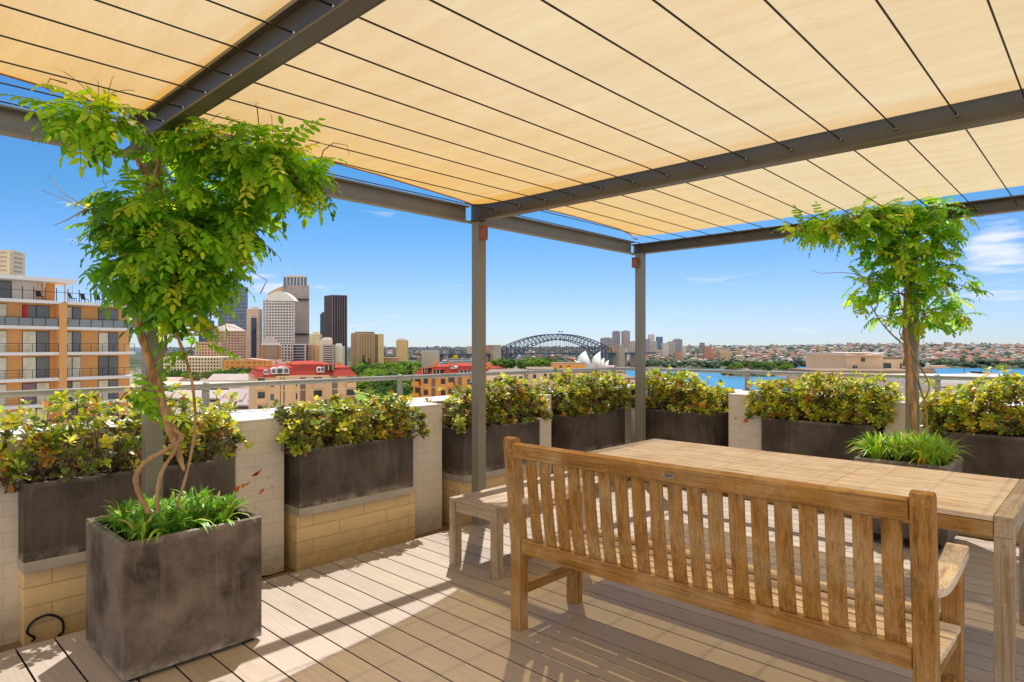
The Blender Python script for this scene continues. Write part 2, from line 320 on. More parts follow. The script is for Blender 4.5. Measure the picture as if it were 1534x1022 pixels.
for i,(ax,a,b,lab,li) in enumerate(piers):
    t=thing('brick_pier',lab,'pier',(-4.22,(a+b)/2,0) if ax=='x' else ((a+b)/2,6.39,0),'painted brick piers between the planters')
    mb=MB()
    if ax=='x': mb.box(-4.385,-4.066,a,b,-.10,.916)
    else: mb.box(a,b,6.206,6.580,-.10,.916)
    mb.build('brickwork',M_PIER,t,bevel=.006)
    mb=MB()
    if ax=='x': mb.box(-4.365,-4.064,a-.002,b+.002,.916,.931)
    else: mb.box(a-.002,b+.002,6.204,6.560,.916,.931)
    mb.build('cap',M_COPE,t,bevel=.004)
    if li==1:
        mb=MB()
        for (yy,zz,w,h,s) in [(1.899, 0.581, 0.0364, 0.0128, 1), (1.889, 0.574, 0.0214, 0.0086, 9), (1.808, 0.514, 0.0139, 0.0139, 2), (1.835, 0.52, 0.0107, 0.0075, 3), (1.851, 0.533, 0.0075, 0.0064, 4), (1.931, 0.458, 0.0193, 0.0107, 5), (1.771, 0.501, 0.0161, 0.0214, 6), (2.001, 0.48, 0.0107, 0.0043, 7), (1.969, 0.544, 0.0064, 0.0032, 8)]:
            mb=MB(); lichen(mb,-4.065,yy,zz,w,h,s); mb.build('lichen_stain',M_LICH,t)
    if li==2:
        mb=MB(); lichen(mb,6.205,-2.675,.672,.03,.028,11,'y'); mb.build('lichen_stain',M_LICH,t); mb=MB(); lichen(mb,6.205,-2.782,.688,.010,.010,12,'y'); mb.build('lichen_stain',M_LICH,t)
# ---- planter troughs on block plinths
def trough(mb,x0,x1,y0,y1,z0,z1,t=.022,deep=.14):
    o=[(x0,y0),(x1,y0),(x1,y1),(x0,y1)]; i=[(x0+t,y0+t),(x1-t,y0+t),(x1-t,y1-t),(x0+t,y1-t)]
    v=[(*p,z0) for p in o]+[(*p,z1) for p in o]+[(*p,z1) for p in i]+[(*p,z1-deep) for p in i]
    f=[(3,2,1,0)]+[(k,(k+1)%4,4+(k+1)%4,4+k) for k in range(4)]+[(4+k,4+(k+1)%4,8+(k+1)%4,8+k) for k in range(4)]+[(8+k,8+(k+1)%4,12+(k+1)%4,12+k) for k in range(4)]+[(12,13,14,15)]
    mb.add(v,f)
def soil(parent,x0,x1,y0,y1,z):
    mb=MB(); nx,ny=14,14; r=random.Random(5)
    vs=[(x0+(x1-x0)*i/nx,y0+(y1-y0)*j/ny,z+.02*r.random()) for j in range(ny+1) for i in range(nx+1)]
    mb.add(vs,[(j*(nx+1)+i,j*(nx+1)+i+1,(j+1)*(nx+1)+i+1,(j+1)*(nx+1)+i) for j in range(ny) for i in range(nx)])
    mb.build('soil',M_SOIL,parent,smooth=True)
PL=[('x',.655,1.592,'at the left edge behind the big grey planter'),('x',2.125,3.067,'between the lichen stained pier and the next pier'),
    ('x',3.585,4.548,'streaked with white, behind the post beside the backless bench'),('x',5.003,5.976,'just left of the far corner post'),
    ('y',-3.81,-2.985,'just right of the far corner post'),('y',-2.490,-1.519,'between the rusty spotted pier and the vine trunk'),('y',-1.054,-.064,'at the right edge of the photo')]
for i,(ax,a,b,where) in enumerate(PL):
    hz=.721
    loc=(-4.12,(a+b)/2,0) if ax=='x' else ((a+b)/2,6.33,0)
    q=(lambda x0,x1,y0,y1: (x0,x1,y0,y1)) if ax=='x' else (lambda x0,x1,y0,y1: (y0,y1,2.211-x1,2.211-x0))
    # far row mirrors the side row about the corner line
    t=thing('block_plinth','tan plinth under the trough '+where,'plinth',loc,'block plinths under the troughs')
    mb=MB(); mb.box(*q(-4.376,-3.976,a+.004,b+.055),-.10,.279); mb.build('blockwork',M_PLINTH,t,bevel=.006)
    mb=MB(); mb.box(*q(-4.371,-3.926,a-.004,b+.004),.279,.332); mb.build('slab',M_SLAB,t,bevel=.004)
    mb=MB(); trough(mb,*q(-4.344,-3.931,a,b),.332,hz); o=mb.build('planter_trough',M_DARKP,bevel=.003)
    tag(o,'dark charcoal trough '+where,'planter','dark troughs along the parapet'); BASE[o.name]=Vector((0,0,0))
    soil(o,*q(-4.334,-3.941,a+.01,b-.01),hz-.045)
# ---- two tall grey planters with the vines
mb=MB(); trough(mb,-3.556,-2.982,.829,1.418,.018,.588,.028); big=mb.build('square_planter',M_GREYP,bevel=.005)
mb=MB(); 
for (x,y) in ((-3.52,.86),(-3.06,.86),(-3.52,1.34),(-3.06,1.34)): mb=MB(); mb.box(x,x+.05,y,y+.05,0,.018); mb.build('foot',M_HOSE,big)
tag(big,'big blotchy grey cube planter standing on the deck at lower left','planter'); soil(big,-3.53,-3.01,.857,1.39,.545)
mb=MB(); trough(mb,-1.395,-.825,5.10,5.67,.075,.602,.028); bigr=mb.build('square_planter',M_GREYP,bevel=.005)
mb=MB(); mb.box(-1.35,-.87,5.15,5.62,.03,.075); mb.build('base',M_HOSE,bigr)
tag(bigr,'grey cube planter beyond the table under the right vine','planter'); soil(bigr,-1.37,-.85,5.13,5.64,.56)
# ---- railings
def railing(label, pts, posts, loc):
    t=thing('handrail',label,'railing',loc)
    mb=MB(); mb.tube(pts,.0203,14); mb.build('top_rail',M_RAIL,t,smooth=True)
    for (x,y) in posts:
        mb=MB(); mb.lathe([(.05,0),(.05,.008),(.026,.012),(.025,.15),(.025,.170)],16,(x,y,.926)); mb.lathe([(.028,0),(.031,.018),(.030,.038),(.020,.052),(.006,.058)],16,(x,y,1.096))
        mb.build('post',M_RAIL,t,smooth=True)
railing('satin metal handrail along the left parapet',[(-4.708,-3.2,1.125),(-4.708,6.87,1.125)],[(-4.708,y) for y in (-1.56,.13,1.826,3.520,5.216,6.891)],(-4.708,2,.926))
railing('satin metal handrail along the far right parapet',[(-4.667,6.891,1.125),(3.3,6.891,1.125)],[(x,6.891) for x in (-2.958,-1.193,.57,2.35)],(-.5,6.891,.926))
# ---- pergola
pg=thing('pergola','dark grey steel pergola of posts and channel beams over the terrace','pergola',(-3.69,3.53,0))
PX=(-3.69,-1.19,1.31); PY=(1.16,3.53,5.90)
def post(x,y,top=2.39):
    mb=MB(); mb.box(x-.041,x+.041,y-.041,y+.041,-.095,top); mb.box(x-.060,x+.060,y-.060,y+.060,0,.010); mb.build('post',M_STEEL,pg,bevel=.004)
for (x,y) in ((PX[0],PY[0]),(PX[0],PY[1]),(PX[0],PY[2]),(PX[1],PY[2]),(PX[2],PY[2]),(PX[2],PY[1])): post(x,y)
def chan_x(x0,x1,y,z0,z1,fl):   # channel along X, web at y, flanges toward -Y
    mb=MB(); mb.box(x0,x1,y,y+.008,z0,z1); mb.box(x0,x1,y-fl,y-.0005,z0,z0+.011); mb.box(x0,x1,y-fl,y-.0005,z1-.011,z1); mb.build('beam',M_BEAM,pg,bevel=.002)
def chan_y(x,y0,y1,z0,z1,fl):
    mb=MB(); mb.box(x-.008,x,y0,y1,z0,z1); mb.box(x+.0005,x+fl,y0,y1,z0,z0+.011); mb.box(x+.0005,x+fl,y0,y1,z1-.011,z1); mb.build('beam',M_STEEL,pg,bevel=.002)
Z0,Z1=2.392,2.555
chan_x(-3.797,1.40,1.085,Z0,Z1,.065); chan_x(-3.797,1.40,3.545,Z0,Z1,.065); chan_x(-3.797,1.40,5.935,2.386,2.496,.065)
for (a,b) in ((-3.0,1.0185),(1.0945,3.4785),(3.5545,5.8685)): chan_y(-3.785,a,b,2.388,2.518,.05)
chan_y(1.42,-3.0,5.94,Z0,Z1,.05)
for k in range(20):
    x=-3.50+.247*k
    mb=MB(); mb.tube([(x,-2.9,2.457),(x,1.09,2.457),(x,3.536,2.457),(x,5.928,2.442)],.0036,6)
    for yy in (1.078,3.538,5.928): mb.lathe([(.004,-.007),(.0075,-.004),(.0075,.004),(.004,.007)],8,(x,yy-.006,2.457 if yy<5 else 2.442),1)
    mb.build('cable',[M_WIRE,M_FIT],pg,smooth=True)
# ---- lamps under the beams
for (x,y,dx,dy,lab) in ((-3.69,3.53,.085,-.03,'small rusty copper lamp fixed to the post nearest the backless bench'),(-3.69,5.90,-.012,-.088,'small rusty copper lamp fixed to the far corner post')):
    t=thing('post_lamp',lab,'lamp',(x+dx,y+dy,2.28),'copper lamps on the pergola posts')
    v=Vector((dx,dy,0)).normalized()
    mb=MB(); c=Vector((x+v.x*.0425,y+v.y*.0425,2.315)); mb.tube([c,c+v*.018],.026,14); mb.build('base',M_COPPER,t,bevel=.002)
    mb=MB(); cx,cy=x+dx,y+dy; mb.box(cx-.026,cx+.026,cy-.024,cy+.024,2.235,2.335); mb.build('housing',M_COPPER,t,bevel=.004)
    mb=MB(); mb.box(cx-.028,cx+.028,cy-.026,cy+.026,2.335,2.342); mb.build('cap',M_COPPER,t,bevel=.002)
# ---- shade cloths
def cloth(label, xl, y0, y1, z=2.492):
    """xl: list of (y,x) for the curved left edge"""
    t=thing('shade_cloth',label,'shade cloth',(-1,(y0+y1)/2,z),'sand coloured shade cloths under the sky'); mb=MB(); nx,ny=150,46
    ys=[p[0] for p in xl]; xs=[p[1] for p in xl]; vs=[]; hemL=[]
    for j in range(ny+1):
        yy=y0+(y1-y0)*j/ny; xa=float(np.interp(yy,ys,xs)); w=math.sin(math.pi*j/ny)
        for i in range(nx+1):
            u=i/nx; x=xa+(1.30-xa)*u; zz=z-.010*w*abs(math.sin(math.pi*(x+3.5)/.247))+.006*math.sin(3.1*x+2*yy)*w
            vs.append((x,yy,zz+ (.03*(1-u)**30)))
        hemL.append(vs[-(nx+1)])
    mb.add(vs,[(j*(nx+1)+i,j*(nx+1)+i+1,(j+1)*(nx+1)+i+1,(j+1)*(nx+1)+i) for j in range(ny) for i in range(nx)])
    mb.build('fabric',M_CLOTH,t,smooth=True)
    mb=MB(); mb.tube([Vector(p)+Vector((0,0,-.002)) for p in hemL],.006,6); mb.build('hem',M_HEM,t,smooth=True)
    return t
def curve(pts,n=40):
    ys=np.linspace(pts[0][0],pts[-1][0],n); py=[p[0] for p in pts]; px=[p[1] for p in pts]
    c=np.polyfit(py,px,4 if len(pts)>5 else 3); return [(float(v),float(np.polyval(c,v))) for v in ys]
cloth('sand shade cloth panel nearest, above the left vine at the top left',curve([(-2.6,-3.6),(-1.9,-3.42),(-.9,-3.27),(.1,-3.27),(.59,-3.34),(1.0,-3.45)]),-2.6,1.01)
c2=cloth('large middle sand shade cloth panel with lines of cable below it',curve([(1.12,-3.47),(1.4,-3.40),(1.8,-3.40),(2.1,-3.44),(2.55,-3.52),(3.1,-3.60),(3.30,-3.64),(3.46,-3.69)]),1.12,3.46)
c3=cloth('far sand shade cloth panel beyond the middle beam',curve([(3.58,-3.64),(3.8,-3.50),(3.97,-3.44),(4.3,-3.41),(4.67,-3.425),(5.1,-3.48),(5.41,-3.55),(5.66,-3.63)]),3.58,5.635,2.512)
for (c,p,q) in ((c2,(-3.69,3.46,2.52),(-3.735,3.52,2.55)),(c3,(-3.63,5.645,2.52),(-3.70,5.87,2.54))):
    mb=MB(); mb.tube([p,q],.005,8); mb.tube([Vector(p)*.6+Vector(q)*.4,Vector(p)*.2+Vector(q)*.8],.010,8); mb.build('turnbuckle',M_FIT,c,smooth=True)
# ---- dining table
tb=thing('dining_table','long bleached teak slatted dining table behind the bench','table',(-1.39,3.69,0))
TX0,TX1,TY0,TY1,TZ=-2.49,-.298,3.20,4.18,.724
mb=MB(); ns=14; sw=(TY1-TY0)/ns
JX=[TX0+.07,-1.70,-1.045,TX1-.066]
for s0,s1 in zip(JX[:-1],JX[1:]):
    for k in range(ns): mb.box(s0+.0015,s1-.0015,TY0+k*sw+.002,TY0+(k+1)*sw-.002,TZ-.024,TZ-.0005*(k%3))
mb.build('top_slats',W_GX,tb,bevel=.002)
for x in JX[1:3]:
    mb=MB(); mb.box(x-.03,x+.03,TY0+.003,TY1-.003,TZ-.05,TZ-.0255); mb.build('cross_rail',W_GY,tb,bevel=.002)
for x0,x1 in ((TX0,JX[0]-.001),(JX[3]+.001,TX1)):
    mb=MB(); mb.box(x0,x1,TY0,TY1,TZ-.085,TZ+.001); mb.build('end_rail',W_SY,tb,bevel=.003)
    for y0,y1 in ((TY0,TY0+.065),(TY1-.065,TY1)):
        mb=MB(); mb.box(x0,x1,y0,y1,0,TZ-.0855); mb.build('leg',W_SZ if x0>-1 else W_GZ,tb,bevel=.003)
for y0,y1 in ((TY0+.004,TY0+.026),(TY1-.026,TY1-.004)):
    mb=MB(); mb.box(JX[0]+.001,JX[3]-.001,y0,y1,TZ-.088,TZ-.027); mb.build('apron',W_TX,tb,bevel=.002)
# ---- slatted-back bench
bn=thing('garden_bench','weathered teak garden bench with slatted back seen from behind','bench',(-1.305,2.55,0))
BX0,BX1=-2.205,-.405
def rake(z): return 0 if z<.42 else -.055*((z-.42)/.53)
for x0 in (BX0,BX1-.064):
    mb=MB(); x1=x0+.064; prof=[]
    zs=[0,.42,.60,.78,.90,.935,.952,.957]; fr=[0,0,0,0,0,.0,.008,.022]
    P=[(2.326+rake(z)+f,z) for z,f in zip(zs,fr)]+[(2.389+rake(z)-f,z) for z,f in reversed(list(zip(zs,fr)))]
    mb.extr([(x0,yy,z) for yy,z in P],(x1-x0,0,0)); mb.build('back_post',W_TZ,bn,bevel=.004)
    mb=MB(); mb.box(x0-.002,x0+.062,2.776,2.838,0,.615); mb.build('front_leg',W_TZ,bn,bevel=.004)
    mb=MB(); mb.box(x0+.018,x0+.046,2.390,2.775,.165,.215); mb.build('stretcher',W_TY,bn,bevel=.003)
    mb=MB(); mb.box(x0+.012,x0+.050,2.390,2.775,.330,.395); mb.build('side_rail',W_TY,bn,bevel=.003)
    # curved arm
    mb=MB(); n=16; top=[]; bot=[]
    for k in range(n+1):
        u=k/n; yy=2.345+u*.56; zt=.655-.050*math.sin(math.pi*min(1,u*1.05))**1.0*(1-u*.25)+.006*u; th=.030+.022*u**3
        top.append((yy,zt)); bot.append((yy,zt-th))
    poly=top+bot[::-1]; mb.extr([(x0-.004,yy,z) for yy,z in poly],(.070,0,0)); mb.build('arm',W_GY,bn,bevel=.004)
mb=MB(); P=[(2.275+.0,.862),(2.275-.008,.926),(2.281,.934),(2.306,.934),(2.311,.926),(2.318,.862)]
mb.extr([(BX0+.066,a,b) for a,b in P],(BX1-BX0-.132,0,0)); mb.build('top_rail',W_TX,bn,bevel=.003)
mb=MB(); mb.box(BX0+.066,BX1-.066,2.332,2.372,.382,.455); mb.build('lower_rail',W_TX,bn,bevel=.004)
r=random.Random(4)
for k in range(19):
    x=-2.071+.0845*k; w=.0595
    mb=MB(); P=[(2.342,.4555),(2.330,.52),(2.305,.70),(2.290,.8615),(2.303,.8615),(2.318,.70),(2.343,.52),(2.356,.4555)]
    mb.extr([(x,a,b) for a,b in P],(w,0,0)); mb.build('back_slat',W_TZ,bn,bevel=.002)
for k in range(6):
    y0=2.395+.0745*k; zz=.418-.010*math.sin(math.pi*k/5.5)+.012*(k==5)
    mb=MB(); mb.box(BX0+.001 if k<5 else BX0+.064,BX1-.001 if k<5 else BX1-.068,y0,y0+.0585,zz-.020,zz); mb.build('seat_slat',W_GX,bn,bevel=.003)
for x in (-1.77,-1.305,-.85):
    mb=MB(); mb.box(x-.022,x+.022,2.3735,2.79,.372,.3955); mb.build('seat_support',W_TY,bn,bevel=.003)
mb=MB(); mb.box(BX0+.064,BX1-.068,2.79,2.818,.335,.405); mb.build('front_rail',W_TX,bn,bevel=.003)
mb=MB()
def oval(n=28,a=.029,b=.0105,yy=2.268): return [(-1.288+a*math.cos(2*math.pi*k/n),yy-.001*math.sin(2*math.pi*k/n),.893+b*math.sin(2*math.pi*k/n)) for k in range(n)]
mb.extr(oval(),(0,-.003,0)); mb.build('oval_plaque',M_PLAQ,bn)
mb=MB()
for k in range(3): mb.box(-1.306+.0,-1.270,2.2635,2.2642,.8968-.004*k,.8982-.004*k)
mb.build('engraving',M_HOSE,bn)
# ---- backless bench
bb=thing('backless_bench','silvery teak backless bench at the left end of the table','bench',(-2.92,3.35,0))
QX0,QX1,QY0,QY1,QZ=-3.135,-2.705,2.735,3.93,.432
mb=MB()
for k in range(6):
    w=(QX1-QX0-.0)/6; mb.box(QX0+k*w+.002,QX0+(k+1)*w-.002,QY0+.062,QY1-.062,QZ-.022,QZ)
mb.build('seat_slats',W_SY,bb,bevel=.002)
for y0,y1 in ((QY0,QY0+.060),(QY1-.060,QY1)):
    mb=MB(); mb.box(QX0,QX1,y0,y1,QZ-.024,QZ+.001); mb.build('end_board',W_SX,bb,bevel=.003)
    mb=MB(); mb.box(QX0+.056,QX1-.056,y0+.006,y1-.02,QZ-.084,QZ-.0245); mb.build('end_rail',W_SX,bb,bevel=.002)
    for x0 in (QX0,QX1-.055):
        mb=MB(); mb.box(x0,x0+.055,y0,y1,0,QZ-.0245); mb.build('leg',W_SZ,bb,bevel=.003)
for x0 in (QX0+.006,QX1-.028):
    mb=MB(); mb.box(x0,x0+.022,QY0+.061,QY1-.061,QZ-.084,QZ-.0245); mb.build('side_rail',W_SY,bb,bevel=.002)
# ---- black hoses
mb=MB(); mb.tube(spline([(-4.205, 0.642, 0.758), (-4.221, 0.64, 0.651), (-4.216, 0.639, 0.383), (-4.205, 0.631, 0.244), (-4.173, 0.567, 0.052), (-4.152, 0.503, -0.044), (-4.109, 0.535, -0.13), (-4.055, 0.626, -0.13), (-3.996, 0.674, -0.094), (-3.97, 0.706, -0.066), (-3.959, 0.674, -0.023), (-3.959, 0.701, 0.025), (-3.961, 0.765, 0.036), (-3.961, 0.819, -0.007), (-3.959, 0.824, -0.066), (-3.975, 0.808, -0.089), (-3.98, 0.856, -0.119)]),.006,8)
tag(mb.build('irrigation_hose',M_HOSE,smooth=True),'black irrigation hose looping over the foot of the leftmost plinth','hose')
mb=MB(); mb.tube(spline([(-4.007, 1.626, -0.13), (-4.018, 1.733, -0.05), (-4.034, 1.84, -0.066), (-4.039, 1.98, -0.098), (-4.045, 2.097, -0.098), (-4.066, 2.129, -0.135)]),.005,8)
tag(mb.build('irrigation_hose',M_HOSE,smooth=True),'thin black hose at the foot of the lichen stained pier','hose')
# ================================================================== PLANTS ON THE TERRACE
def rv(): 
    v=RNG.normal(size=3); return Vector(v/np.linalg.norm(v))
OBO=leaf_tpl(.19,.27,.22,.20,((.18,.5,0),(.42,1,0),(.68,0,1),(.90,0,.72))); OVA=leaf_tpl(.235,.19,.28,.16); STRAP_N=6
def pick(cols,ws):
    c=np.array(cols[RNG.choice(len(cols),p=np.array(ws)/sum(ws))]); return np.clip(c*RNG.uniform(.78,1.25),0,1)
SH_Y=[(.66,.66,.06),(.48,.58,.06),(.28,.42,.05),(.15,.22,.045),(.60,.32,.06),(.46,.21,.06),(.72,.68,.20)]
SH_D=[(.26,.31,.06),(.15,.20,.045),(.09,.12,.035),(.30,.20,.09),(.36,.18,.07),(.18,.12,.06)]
def shrub(label, ax, a, b, top, bright, seed, loose=0):
    global RNG; RNG=np.random.default_rng(seed)
    loc=(-4.13,(a+b)/2,.67) if ax=='x' else ((a+b)/2,6.345,.67)
    t=thing('shrub',label,'shrub',loc,'clipped shrubs in the parapet troughs')
    L=b-a; Ms=[];Ts=[];cs=[]; tips=[]
    ph=RNG.uniform(0,6,4)
    def topz(u,v): # u along 0..1, v depth 0(front)..1(back)
        return top-.05+.035*math.sin(5*u+ph[0])+.03*math.sin(11*u+ph[1]+3*v)+.03*math.sin(4*v+ph[2])-.16*(abs(2*u-1)**4)*.8-.10*(abs(2*v-1)**3)
    n=int((460 if loose<.5 else 330)*L/.9)
    for i in range(n):
        u=RNG.uniform(-.05,1.05); v=RNG.uniform(-.12,1.05); tz=topz(min(max(u,0),1),min(max(v,0),1)); base=.710
        s=RNG.random()
        if s<.42: z=tz-RNG.uniform(0,.05)
        else:                      # sides, mostly the front
            z=base+(tz-base)*RNG.uniform(.08,1); 
            if RNG.random()<.62: v=-.10+RNG.uniform(-.05,.10)+.15*((z-base)/(tz-base))**2
            elif RNG.random()<.5: u=RNG.choice([-.05,1.05])+RNG.uniform(-.04,.04)
        if loose and RNG.random()<loose*.35: continue
        if RNG.random()<.05+.05*loose: z+=RNG.uniform(.02,.10)
        if RNG.random()<.05 and v<.1: v-=.08; z-=.05*RNG.random()
        dep=.407; off=v*dep
        p=Vector((-3.931-off,a+u*L,z)) if ax=='x' else Vector((a+u*L,6.142+off,z))
        ctr=Vector((-4.14,a+min(max(u,.12),.88)*L,base)) if ax=='x' else Vector((a+min(max(u,.12),.88)*L,6.345,base))
        d=(p-ctr); d.z+=.05; d=d.normalized()*.75+rv()*.45+Vector((0,0,.45)); d.normalize()
        hue=RNG.random(); outer=(z-base)/(tz-base)
        tips.append((p-d*.01,ctr,d))
        nl=RNG.integers(6,11); ga=RNG.uniform(0,6.28); x=d.orthogonal().normalized(); y=d.cross(x); sz=RNG.uniform(.034,.054)
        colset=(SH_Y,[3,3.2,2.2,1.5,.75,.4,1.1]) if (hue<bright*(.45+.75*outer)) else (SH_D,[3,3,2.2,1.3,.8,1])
        base_c=pick(*colset)
        for k in range(nl):
            aa=ga+2.4*k; el=R(28+48*(k/nl)+RNG.uniform(-12,12)); q=(x*math.cos(aa)+y*math.sin(aa)); dr=(d*math.cos(el)+q*math.sin(el))
            up=(d*math.sin(el)-q*math.cos(el)); s_=sz*RNG.uniform(.8,1.15)
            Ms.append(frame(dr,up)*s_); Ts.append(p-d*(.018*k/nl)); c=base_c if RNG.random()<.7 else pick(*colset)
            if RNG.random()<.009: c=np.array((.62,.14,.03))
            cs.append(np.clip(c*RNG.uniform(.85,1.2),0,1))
    # inner leaves that close the mass, shade put into their darker colours
    for i in range(int((900-500*loose)*L/.9)):
        u=RNG.uniform(.02,.98); v=RNG.uniform(0,.95); z=.716+(topz(u,v)-.06-.716)*RNG.random(); off=v*.407
        p=(-3.931-off,a+u*L,z) if ax=='x' else (a+u*L,6.142+off,z)
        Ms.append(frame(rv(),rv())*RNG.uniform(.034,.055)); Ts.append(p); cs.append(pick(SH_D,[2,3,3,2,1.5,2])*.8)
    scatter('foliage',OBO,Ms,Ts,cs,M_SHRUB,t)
    mb=MB()
    for i in RNG.choice(len(tips),min(95,len(tips)),replace=False):
        p,c,d=tips[i]; c=Vector(c)+Vector(tuple(RNG.uniform(-.09,.09,2))+(0,)); c.z=.668
        m=(p+c)/2+rv()*.035+Vector((0,0,-.02)); mb.tube([c,m,p],[.0055,.0042,.0025],5,cap=False)
    mb.build('stems',M_TWIG,t,smooth=True)
shrub('sprawling yellow green shrub at the left edge behind the left vine trunk','x',.43,1.67,1.165,.92,21,.8)
shrub('bronze and green shrub between the lichen stained pier and the next pier','x',2.10,3.087,1.068,.62,22,.4)
shrub('bronze leaved shrub crossed by the post beside the backless bench','x',3.563,4.57,1.10,.50,23,.2)
shrub('dense shrub with orange new leaves just left of the far corner post','x',4.986,6.056,1.17,.60,24)
shrub('rounded light green shrub just right of the far corner post','y',-3.873,-2.996,1.149,1.0,25)
shrub('long yellow and orange shrub left of the twisted vine trunk','y',-2.547,-1.455,1.17,1.12,26)
shrub('large yellow green shrub at the right edge of the photo','y',-1.10,-.02,1.186,1.12,27)
# ---- strap leaves round the vines
def strap_plants(label,x0,x1,y0,y1,z,n,seed,cols,ws,ln=(.13,.23),w=.011):
    global RNG; RNG=np.random.default_rng(seed); mb=MB()
    cl=[(RNG.uniform(x0+.04,x1-.04),RNG.uniform(y0+.04,y1-.04)) for _ in range(n)]
    for (cx,cy) in cl:
        for k in range(RNG.integers(13,20)):
            az=RNG.uniform(0,6.28); L=RNG.uniform(*ln); lean=RNG.uniform(.1,.95); ww=w*RNG.uniform(.7,1.35)
            h=Vector((math.cos(az),math.sin(az),0)); s=Vector((-h.y,h.x,0)); b=Vector((cx,cy,z))+h*.012; mb.cur=tuple(pick(cols,ws)); vs=[]
            for i in range(STRAP_N+1):
                u=i/STRAP_N; ang=lean*(.25+1.25*u*u); p=b+h*(L*u*math.sin(min(ang,2.0)))+Vector((0,0,L*u*math.cos(min(ang,1.9)))); hw=ww*(math.sin(math.pi*min(.96,.22+u*.78))**.6 if i<STRAP_N else .05)
                vs += [p-s*hw+Vector((0,0,.3*hw)),p,p+s*hw+Vector((0,0,.3*hw))]
            fs=[]
            for i in range(STRAP_N): o=i*3; fs += [(o,o+1,o+4,o+3),(o+1,o+2,o+5,o+4)]
            mb.add(vs,fs)
    o=mb.build('strap_leaf_groundcover',M_STRAP,smooth=True,col=True); return tag(o,label,'ground cover',kind='stuff')
G1=[(.15,.38,.04),(.25,.50,.05),(.10,.26,.03),(.40,.58,.08),(.48,.42,.12)]
G2=[(.30,.56,.05),(.42,.66,.07),(.17,.38,.04),(.60,.70,.10),(.62,.48,.12)]
strap_plants('green strap leaves filling the big grey planter at lower left',-3.535,-3.005,.85,1.395,.545,52,31,G1,[4,4,2,2,.5],(.085,.16),.010)
strap_plants('green and yellowing strap leaves filling the planter under the right vine',-1.38,-.84,5.12,5.65,.56,58,32,G2+[(.65,.36,.06)],[4,4,2,3,1,1],(.13,.25),.0085)
